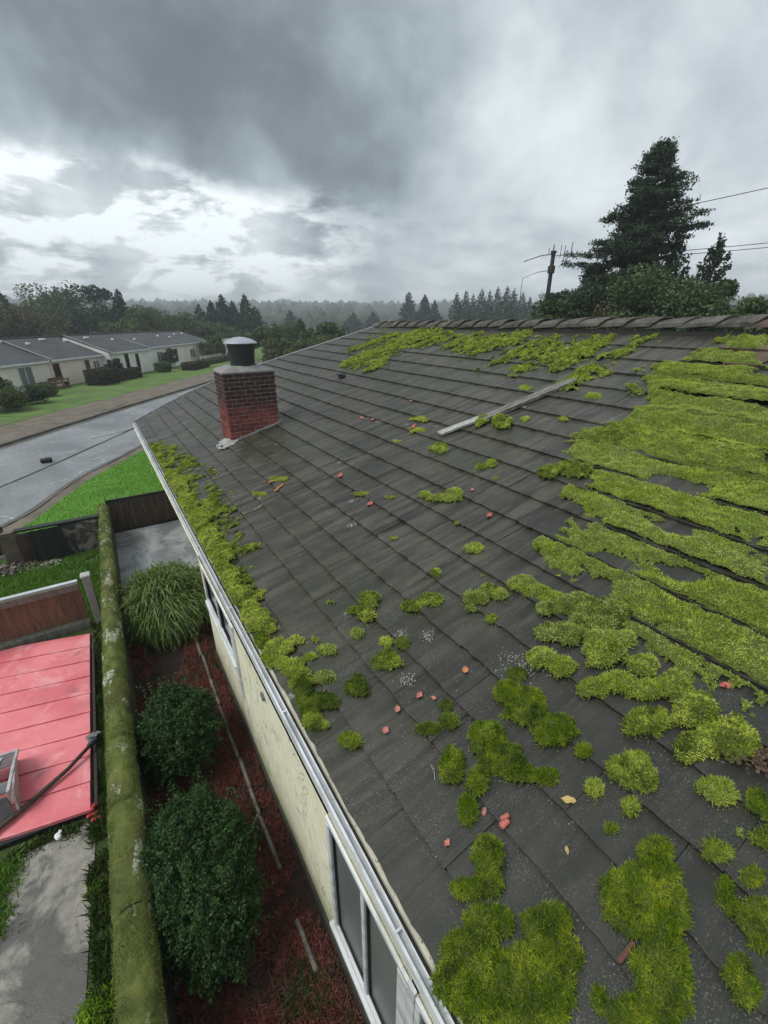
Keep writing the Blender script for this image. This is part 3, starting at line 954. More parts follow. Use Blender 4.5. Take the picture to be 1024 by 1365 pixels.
# verge strip along the far rake
v = []
for x in np.linspace(.75, 10.7, 30):
    v.append((x, rake_y(x) + .01, rz(x) + .02))
MB().tube(v, .028, 6).build('verge_trim', M['wet_channel'], roof)

# ridge caps, each overlapping the next
def ridge_mesh(seed):
    r = random.Random(seed)
    vs, fs = [], []
    n, L = 9, .74
    for li, (t, rad, th) in enumerate(((0, .205, .03), (.5, .195, .03), (1, .178, .03))):
        for k in range(n):
            a = math.pi * (-.04 + 1.08 * k / (n - 1))
            jit = r.uniform(-.006, .006)
            yy = t * L - .15 * math.sin(a) * 1.0 + .10 * math.cos(a) + (r.uniform(-.01, .01) if t != .5 else 0)
            vs.append((-(rad + jit) * 1.05 * math.cos(a), yy, (rad + jit) * .92 * math.sin(a) + (.055 * (1 - t))))
    for i in range(2):
        for k in range(n - 1):
            a = i * n + k; fs.append((a, a + 1, a + n + 1, a + n))
    m = len(vs)
    vs += [(x * .86, y, z * .86 - .006) for x, y, z in vs[:n]]
    for k in range(n - 1): fs.append((k, m + k, m + k + 1, k + 1))
    me = bpy.data.meshes.new('ridge_cap'); me.from_pydata(vs, [], fs); me.update()
    return me
rms = [ridge_mesh(i) for i in range(5)]
for me in rms: me.materials.append(M['ridge'])
rmb = [ridge_mesh(i + 20) for i in range(2)]
for me in rmb: me.materials.append(M['brown_tile'])
y = 17.2
i = 0
while y > -2.5:
    me = rmb[i % 2] if y < 4.0 else rms[rnd.randrange(5)]
    o = bpy.data.objects.new('ridge_cap', me); link(o, roof)
    zr = float(np.interp(y, [3.5, 17], [4.80, 4.63]))
    y -= .62
    o.location = (10.66 + rnd.uniform(-.012, .012), y, zr + rnd.uniform(-.012, .012))
    o.rotation_euler = (rnd.uniform(-.02, .02), rnd.uniform(-.05, .05), rnd.uniform(-.03, .03))
    i += 1
# mortar bed under the caps
MB().box((10.66, 7.3, 4.63), (.34, 19.6, .16)).build('ridge_bed', M['deck'], roof)
# three newer brown tiles at the right end of the top courses
for (x, y, w, l) in ((9.72, 3.30, .55, .80), (9.72, 2.75, .54, .80), (8.98, 2.9, .52, .66)):
    vs, fs, nt_ = tile_mesh(l + .05, w - .01, int(x * 10 + y))
    me = bpy.data.meshes.new('roof_tile'); me.from_pydata(vs, [], fs); me.materials.append(M['brown_tile']); me.update()
    o = bpy.data.objects.new('roof_tile', me); link(o, roof)
    o.location = (x, y, rz(x) + .034); o.rotation_euler = (0, -ang, 0)
    tag(o, 'newer brown roof tile')

# --- chimney
CH = (2.30, 9.93, 3.44, 10.70)   # x0 y0 x1 y1
ZT = 3.87
x0, y0, x1, y1 = CH
mb = MB(); mb.box(((x0 + x1) / 2, (y0 + y1) / 2, (2.05 + ZT) / 2), (x1 - x0 - .016, y1 - y0 - .016, ZT - 2.05))
chim = mb.build('chimney', M['mortar'], house)
BH, BL, J = .077, .225, .013
def brick_me(l, dpt, seed):
    r = random.Random(seed)
    bm = bmesh.new(); bmesh.ops.create_cube(bm, size=1)
    bmesh.ops.scale(bm, vec=(l, dpt, BH), verts=bm.verts)
    bmesh.ops.bevel(bm, geom=bm.edges[:], offset=.005, segments=1, affect='EDGES')
    for v_ in bm.verts: v_.co += Vector((r.uniform(-.002, .002), r.uniform(-.002, .002), r.uniform(-.0015, .0015)))
    me = bpy.data.meshes.new('brick'); bm.to_mesh(me); bm.free(); me.materials.append(M['brick'])
    return me
bcache = {}
z = ZT - BH / 2 - .004
row = 0
nb = 0
while z > 2.1:
    for side in range(4):
        L = (x1 - x0) if side in (0, 2) else (y1 - y0)
        pos = 0.0 if row % 2 == side % 2 else -BL / 2
        while pos < L - .02:
            a = max(pos, 0) + (J / 2); b = min(pos + BL, L) - (J / 2)
            pos += BL
            if b - a < .035: continue
            mid_ = (a + b) / 2
            if side == 0: c = (x0 + mid_, y0 + .002, z); r_ = 0
            elif side == 1: c = (x1 - .002, y0 + mid_, z); r_ = math.pi / 2
            elif side == 2: c = (x0 + mid_, y1 - .002, z); r_ = 0
            else: c = (x0 + .002, y0 + mid_, z); r_ = math.pi / 2
            if z < rz(c[0]) - .06: continue
            if side in (1, 2) and nb > 290: continue
            key = (round(b - a, 2), rnd.randrange(3))
            if key not in bcache: bcache[key] = brick_me(b - a, .018, len(bcache))
            o = bpy.data.objects.new('brick', bcache[key]); link(o, chim)
            o.location = (c[0] + rnd.uniform(-.002, .002), c[1] + rnd.uniform(-.002, .002), c[2]); o.rotation_euler = (0, rnd.uniform(-.012, .012), r_ + rnd.uniform(-.01, .01))
            nb += 1
    z -= BH + J
    row += 1
# cement crown, flue, cowl, flashing
cx, cy = (x0 + x1) / 2, (y0 + y1) / 2
mb = MB()
hw, hd = (x1 - x0) / 2, (y1 - y0) / 2
rings = [(hw + .015, hd + .015, ZT - .002), (hw + .015, hd + .015, ZT + .030), (hw - .02, hd - .02, ZT + .06), (.32, .27, ZT + .135), (.27, .25, ZT + .14)]
vs = []
for a, b, z_ in rings: vs += [(cx - a, cy - b, z_), (cx + a, cy - b, z_), (cx + a, cy + b, z_), (cx - a, cy + b, z_)]
fs = [(i * 4 + j, i * 4 + (j + 1) % 4, (i + 1) * 4 + (j + 1) % 4, (i + 1) * 4 + j) for i in range(4) for j in range(4)] + [(16, 17, 18, 19)]
mb.add(vs, fs); mb.build('chimney_crown', M['cap'], chim)
mb = MB(); mb.lathe((cx, cy, ZT + .13), [(.285, 0), (.285, .03), (.262, .035), (.268, .15), (.292, .36), (.300, .455), (.285, .455), (.27, .40), (.26, .36)], 28)
mb.build('flue', M['flue'], chim, smooth=False)
mb = MB(); mb.lathe((cx, cy, ZT + .585), [(.355, 0), (.360, .012), (.345, .03), (.25, .085), (.12, .125), (.02, .138)], 28)
cw = mb.build('cowl', M['cowl'], chim)
mb = MB()
for k in range(4):
    a = k * math.pi / 2 + .4
    mb.box((cx + .285 * math.cos(a), cy + .285 * math.sin(a), ZT + .585), (.012, .03, .03), rz=a)
mb.build('cowl_bracket', M['flue'], chim)
mb = MB()   # lumpy cement fillet low on the corner and along the front
for k in range(46):
    t = k / 45
    xx = x0 - .02 + t * (x1 - x0 + .04)
    rr_ = .022 + .012 * rnd.random()
    mb.box((xx, y0 - .018, rz(xx) + .03 + rnd.uniform(-.006, .006)), (.05, rr_ * 2.2, rr_ * 1.6), rz=rnd.uniform(-.4, .4), ry=rnd.uniform(-.5, .1), ch=.006)
mb.build('mortar_fillet', M['cap'], chim)
mb = MB()
for k in range(110):
    a, rr_ = rnd.uniform(0, 6.28), rnd.uniform(0, .25) ** 1.0
    xx, yy = x0 - .10 + rr_ * math.cos(a) * .9, y0 + .05 + rr_ * math.sin(a) * 1.4
    if yy < y0 - .2: continue
    mb.box((xx, yy, rz(xx) + .028 + max(0, .10 - rr_ * .6) * .5), (.07, .08, .035), rz=a, rx=rnd.uniform(-.3, .3), ry=rnd.uniform(-.5, .1), ch=.01)
mb.build('cement_patch', M['cement'], chim)
# small dark roof vent up-slope of the chimney
mb = MB(); mb.box((0, 0, .05), (.16, .22, .10), ch=.02); mb.box((-.07, 0, .10), (.10, .26, .03), ry=-.2, ch=.008)
vt = mb.build('roof_vent', M['flue'], roof); vt.location = (6.0, 11.6, rz(6.0) + .01)

# ------------------------------------------------------------------ mossy boundary wall with coping stones
def wcx(y): return float(np.interp(y, [-2.5, 2.0, 11.9], [-.715, -.668, -.505]))
def whw(y): return float(np.interp(y, [0, 2, 12], [.150, .142, .108]))
bw = thing('boundary_wall', 'low dark wall topped with thick rounded coping stones covered in green moss', 'wall', (0, 0, 0))
mb = MB(); v = []; f = []
YS = np.linspace(-2.4, 11.9, 30)
for yy in YS:
    c, h = wcx(yy), whw(yy) - .02
    v += [(c - h, yy, 0), (c - h, yy, .70), (c + h, yy, .70), (c + h, yy, 0)]
for i in range(len(YS) - 1):
    for j in range(4):
        f.append((i * 4 + j, i * 4 + (j + 1) % 4, (i + 1) * 4 + (j + 1) % 4, (i + 1) * 4 + j))
f += [(0, 1, 2, 3), tuple(4 * (len(YS) - 1) + k for k in (3, 2, 1, 0))]
mb.add(v, f); mb.build('wall_body', M['wall_block'], bw)
bounds = [-2.4, -1.4, -.3, .75, 1.75, 2.56, 3.5, 4.3, 5.15, 6.0, 6.95, 8.0, 9.1, 10.1, 11.0, 11.9]
cop_pts = []
for bi, (a, b) in enumerate(zip(bounds[:-1], bounds[1:])):
    n, k = 40, 17
    grow = rnd.uniform(-.004, .006); sh = rnd.uniform(-.006, .006)
    vs, fs = [], []
    yy = np.linspace(a + .004, b - .004, n)
    for i, q in enumerate(yy):
        t = (q - a) / (b - a)
        e = min(t, 1 - t) * (b - a)
        rnd_end = 1 - .14 * math.exp(-e / .018)
        bulge = grow + .010 * math.exp(-((1 - t) / .10) ** 2)
        for j in range(k):
            an = math.pi * (-.12 + 1.24 * j / (k - 1))
            nz = .012 * (float(vn(q * 6, an * 2.5 + bi * 5, 3, 3)) - .5) * 2 + .005 * (float(vn(q * 30, an * 9, 8, 2)) - .5)
            r_ = (whw(q) + bulge + nz) * rnd_end
            vs.append((wcx(q) + sh - r_ * math.cos(an), q, .735 + r_ * 1.05 * math.sin(an)))
            if bounds[0] < q and 0 < an < math.pi: cop_pts.append(vs[-1])
    for i in range(n - 1):
        for j in range(k - 1):
            a_ = i * k + j; fs.append((a_, a_ + 1, a_ + k + 1, a_ + k))
    fs += [tuple(range(k)), tuple((n - 1) * k + j for j in range(k))[::-1]]
    mb = MB(); mb.add(vs, fs)
    mb.build('coping_stone', M['moss_stone'], bw, smooth=True)
cp = np.array(cop_pts)
idx = RG.integers(0, len(cp), 60000)
P_ = cp[idx] + RG.normal(0, 1, (60000, 3)) * [.012, .03, .004]
ctr = np.column_stack([np.interp(P_[:, 1], [-2.5, 2.0, 11.9], [-.715, -.668, -.505]), P_[:, 1], np.full(len(P_), .735)])
nrm = P_ - ctr
rad = np.interp(P_[:, 1], [0, 2, 12], [.150, .142, .108]) + .004
nl = np.linalg.norm(nrm, axis=1, keepdims=True)
P_ = ctr + nrm / nl * np.minimum(nl, rad[:, None])
keep = vn(P_[:, 0] * 9, P_[:, 1] * 3.5, 17) > .40
P_, nrm = P_[keep], nrm[keep]
V, F = blades(P_, nrm / np.linalg.norm(nrm, axis=1, keepdims=True) + RG.normal(0, .7, (len(P_), 3)), RG.uniform(.008, .02, len(P_)), .005)
M['coping_moss'] = mat('coping_moss', f_leaf((.075, .105, .018), (.155, .185, .038), (.195, .215, .060), 2.5), rough=.9, spec=.2, trans=.15)
tag(np_mesh('moss_fuzz', V, F, M['coping_moss'], bw), kind='stuff')

# ------------------------------------------------------------------ fences across the yard
def board_fence(t, x0, x1, y, z0, z1, w, m, th=.022):
    x = x0
    while x < x1 - .02:
        ww = min(w * rnd.uniform(.9, 1.1), x1 - x)
        mb = MB(); mb.box((x + ww / 2, y + rnd.uniform(-.006, .006), (z0 + z1) / 2), (ww - .003, th, z1 - z0), rx=rnd.uniform(-.006, .006), ch=.003)
        mb.build('board', m, t)
        x += ww

f1 = thing('board_fence', 'brown vertical board fence with grey top rail behind the pink sheeting', 'fence', (0, 0, 0))
board_fence(f1, -4.6, -.99, 8.02, .17, .83, .215, M['board'])
MB().box((-2.8, 7.985, .845), (3.62, .085, .13), ch=.008).build('top_rail', M['rail'], f1)
MB().box((-2.8, 8.015, .925), (3.62, .075, .024), ch=.004).build('metal_cap', M['metal_cap'], f1)
MB().box((-2.8, 7.99, .075), (3.62, .10, .15), ch=.008).build('kickboard', M['rail'], f1)
ps = thing('fence_post', 'square pale grey post where the brown fence meets the mossy wall', 'post', (-.86, 8.0, 0))
MB().box((0, 0, .49), (.115, .125, .98), ch=.008).build('shaft', M['cap'], ps)
MB().box((0, 0, 1.0), (.145, .155, .05), ch=.012).build('post_cap', M['cement'], ps)

f2 = thing('board_fence', 'dark brown board fence behind the wet grey slab, below the bright lawn', 'fence', (0, 0, 0))
board_fence(f2, -.44, 1.9, 11.93, .04, .84, .26, M['dark_board'])
MB().box((.73, 11.925, .868), (2.36, .06, .05), ch=.006).build('top_rail', M['tarp'], f2)
MB().box((.73, 11.90, .02), (2.36, .05, .035)).build('kickboard', M['tarp'], f2)

f3 = thing('ruined_wall', 'crumbling blotchy low wall with dark top at the end of the grass patch', 'wall', (0, 0, 0))
def rough_block(c, d, m, nm, par, seg=6, amp=.02):
    bm = bmesh.new(); bmesh.ops.create_cube(bm, size=1)
    bmesh.ops.subdivide_edges(bm, edges=bm.edges[:], cuts=seg, use_grid_fill=True)
    bmesh.ops.scale(bm, vec=d, verts=bm.verts)
    for v_ in bm.verts:
        q = v_.co * 4 + Vector(c)
        v_.co += Vector((mnoise.noise(q), mnoise.noise(q + Vector((9, 0, 0))), mnoise.noise(q + Vector((0, 9, 0))))) * amp
    me = bpy.data.meshes.new(nm); bm.to_mesh(me); bm.free(); me.materials.append(m)
    o = bpy.data.objects.new(nm, me); link(o, par); o.location = c
    return o
rough_block((-1.02, 11.25, .38), (.78, .12, .76), M['old_block'], 'wall_panel', f3)
rough_block((-.70, 11.22, .36), (.16, .16, .72), M['old_block'], 'pier', f3, 4)
rough_block((-2.02, 11.26, .36), (.30, .12, .70), M['dark_board'], 'wall_panel', f3)
MB().box((-1.30, 11.25, .80), (1.75, .16, .05), ry=.01, ch=.01).build('coping', M['tarp'], f3)
rough_block((-2.30, 11.32, .40), (.30, .14, .78), M['verge'], 'pier', f3, 4)
tp = MB()
vs, fs = [], []
for i in range(13):
    for j in range(9):
        u, w_ = i / 12, j / 8
        vs.append((-1.92 + .56 * u + .14 * w_ * 0 + .10 * (1 - w_) * u, 11.12 - .10 * (1 - w_) + .02 * math.sin(u * 17) * (1 - .5 * w_), .02 + .76 * w_))
for i in range(12):
    for j in range(8):
        a = i * 9 + j; fs.append((a, a + 9, a + 10, a + 1))
tp.add(vs, fs)
n0 = len(tp.v)
tp.add([(x, y + .012, z) for x, y, z in vs], [f[::-1] for f in fs])
o = tp.build('plastic_sheet', M['tarp'], None, smooth=True)
tag(o, 'black plastic sheet hanging over the crumbling wall', 'sheet')
f4 = thing('plank_fence', 'broken pale plank fence with gaps and leaning slats at the left edge', 'fence', (0, 0, 0))
for k, (x, w, zt, lean, mm) in enumerate(((-3.25, .30, .76, 0, 'rail'), (-2.98, .26, .74, .02, 'rail'), (-2.72, .035, .72, .12, 'rail'), (-2.60, .03, .70, .18, 'rail'), (-2.49, .05, .74, .03, 'board'))):
    MB().box((x, 11.40, zt / 2 + .12), (w, .025, zt - .15), ry=lean, ch=.004).build('slat', M[mm], f4)
MB().box((-2.95, 11.37, .80), (1.1, .07, .06), ch=.006).build('top_rail', M['rail'], f4)
MB().box((-2.92, 11.36, .22), (1.05, .07, .07), ry=-.03, ch=.006).build('lower_rail', M['cap'], f4)
MB().box((-2.9, 11.6, .42), (1.0, .02, .84)).build('backing', M['dark_board'], f4)
MB().box((-2.42, 11.30, .34), (.05, .05, .70), ry=.04, ch=.005).build('post', M['rail'], f4)
# rubble heap of brick bits, stones and leaves
mb = MB()
for k in range(420):
    x = rnd.uniform(-3.3, -1.55); y = rnd.uniform(10.75, 11.25); s_ = rnd.uniform(.015, .06) * (1.3 if x < -2.3 else .8)
    mb.box((x, y, .02 + rnd.uniform(0, .12) * (1 if x < -2.2 else .4)), (s_ * 1.5, s_, s_ * .8), rz=rnd.uniform(0, 3), rx=rnd.uniform(-.6, .6), ry=rnd.uniform(-.6, .6), ch=s_ * .12)
tag(mb.build('rubble', M['rubble']), kind='stuff')
p = near_pts([(-1.75, 10.95), (-1.6, 10.9)], 60, .07)
V, F = leaves_soup(np.column_stack([p, np.full(len(p), .06)]), .05)
tag(np_mesh('pale_leaf_litter', V, F, M['lichen']), kind='stuff')

# ------------------------------------------------------------------ pink sheeting in long boards
pk = thing('pink_sheeting', 'low deck of faded pink painted sheets with dark seams between them', 'deck', (0, 0, 0))
# left side x=-4.6, right side follows the mossy wall; rows run across
nrow = 9
for k in range(nrow):
    t0, t1 = k / nrow, (k + 1) / nrow
    def yy(x, t):
        ya = 4.20 + (7.62 - 4.20) * t; yb = 4.95 + (8.35 - 4.95) * t if False else None
        sl = (-.20) * (1 - t) + (-.26) * t
        return min(ya + sl * (x + 1.0), 7.90)
    g_ = .008
    mb = MB(); vs = []
    xs_ = np.linspace(-4.6, -1.0 + .05 * (t0 + t1) / 2 - .06, 12)
    for x in xs_:
        zt = .10 + .004 * math.sin(x * 5 + k * 2) + rnd.uniform(-.001, .001)
        a_, b_ = yy(x, t0) + g_ / 2, yy(x, t1) - g_ / 2
        vs += [(x, a_, zt + .010), (x, b_, zt), (x, b_, zt - .03), (x, a_, zt - .03)]
    n = len(xs_)
    fs = [(i * 4 + j, i * 4 + (j + 1) % 4, (i + 1) * 4 + (j + 1) % 4, (i + 1) * 4 + j) for i in range(n - 1) for j in range(4)]
    fs += [(0, 3, 2, 1), tuple(4 * (n - 1) + j for j in range(4))]
    mb.add(vs, fs); mb.build('sheet', M['pink'], pk)
MB().add([(-4.6, 4.2 + .47, .0), (-1.04, 4.23, .0), (-1.0, 7.6, .0), (-4.6, 7.9, 0)] + [(-4.6, 4.2 + .47, .068), (-1.04, 4.23, .068), (-1.0, 7.6, .068), (-4.6, 7.9, .068)],
         [(4, 5, 6, 7), (0, 1, 5, 4), (1, 2, 6, 5), (2, 3, 7, 6), (3, 0, 4, 7)]).build('deck_base', M['rubber'], pk)
MB().tube([(-1.005, 4.25, .085), (-.985, 6, .09), (-.965, 7.6, .09)], .02, 6).build('edge_trim', M['dark_board'], pk)

# dark pole lying across it
pl = thing('dark_pole', 'thin dark pole lying across the pink sheets', 'pole', (0, 0, 0))
MB().tube([(-1.93, 4.42, .16), (-1.6, 4.62, .15), (-1.25, 4.86, .16), (-1.00, 5.06, .20)], [.030, .027, .023, .020], 10).build('shaft', M['dark_board'], pl, smooth=True)
mb = MB(); mb.tube([(-1.04, 5.03, .19), (-.95, 5.10, .21)], .034, 10); mb.build('socket', M['rubber'], pl)
gl = MB()
for k in range(5):
    gl.box((-1.0 + rnd.uniform(-.03, .04), 5.17 + rnd.uniform(-.05, .04), .17 + k * .012), (.10, .07, .012), rz=rnd.uniform(0, 3), rx=rnd.uniform(-.4, .4), ch=.003)
tag(gl.build('plastic_scrap', M['steel']), 'crumpled grey green plastic scrap at the upper end of the dark pole', 'scrap')

# battered cabinet with pale edges at the left frame edge
cb = thing('metal_crate', 'battered grey open metal crate with pale edges lying on pink sheets', 'crate', (0, 0, 0))
def pl4(a, b, c, d, th, name, m):
    a, b, c, d = map(Vector, (a, b, c, d)); nn = (b - a).cross(d - a).normalized() * th
    return MB().add([a, b, c, d, a + nn, b + nn, c + nn, d + nn], [(0, 3, 2, 1), (4, 5, 6, 7), (0, 1, 5, 4), (1, 2, 6, 5), (2, 3, 7, 6), (3, 0, 4, 7)]).build(name, m, cb)
pl4((-2.30, 4.98, .46), (-1.70, 4.95, .44), (-1.74, 5.28, .30), (-2.30, 5.36, .30), .015, 'lid', M['grey_plate'])
pl4((-2.30, 4.66, .44), (-1.73, 4.62, .42), (-1.72, 4.78, .40), (-2.30, 4.84, .42), .015, 'shelf', M['grey_plate'])
pl4((-1.70, 4.56, .11), (-1.80, 5.36, .11), (-1.76, 5.34, .30), (-1.69, 4.60, .40), .02, 'side_panel', M['dirty_white'])
pl4((-2.30, 4.56, .11), (-1.72, 4.56, .11), (-1.73, 4.60, .40), (-2.30, 4.62, .42), .015, 'front_panel', M['grey_plate'])
MB().tube([(-1.72, 5.30, .315), (-1.685, 4.95, .455), (-1.71, 4.62, .43), (-1.74, 4.56, .14)], .018, 6).build('rim', M['dirty_white'], cb)
MB().tube([(-2.30, 5.38, .315), (-1.72, 5.30, .315)], .014, 6).build('rim', M['dirty_white'], cb)
MB().box((-1.85, 5.12, .40), (.03, .25, .015), rx=-.45).build('hinge', M['dirty_white'], cb)

# red scraps, white scrap
rs = thing('red_toy', 'crumpled red plastic toy lying at the corner of the pink sheets', 'toy', (0, 0, 0))
for k, (x, y, z, a, l) in enumerate(((-1.035, 4.30, .06, .5, .13), (-1.05, 4.20, .05, .25, .12), (-1.04, 4.25, .09, 1.2, .08), (-1.02, 4.13, .05, .1, .10))):
    MB().box((x, y, z), (l, .045, .035), rz=a, rx=.3 * (-1) ** k, ry=.25, ch=.014).build('red_piece', M['red_plastic'], rs, smooth=False)
mb = MB(); mb.box((-1.36, 4.14, .045), (.055, .07, .05), rz=.5, rx=.4, ch=.016); mb.box((-1.34, 4.165, .065), (.03, .04, .02), rz=-.3, ry=.4, ch=.006)
tag(mb.build('white_scrap', M['white_plastic']), 'small white plastic scrap on wet concrete below pink sheets', 'scrap')

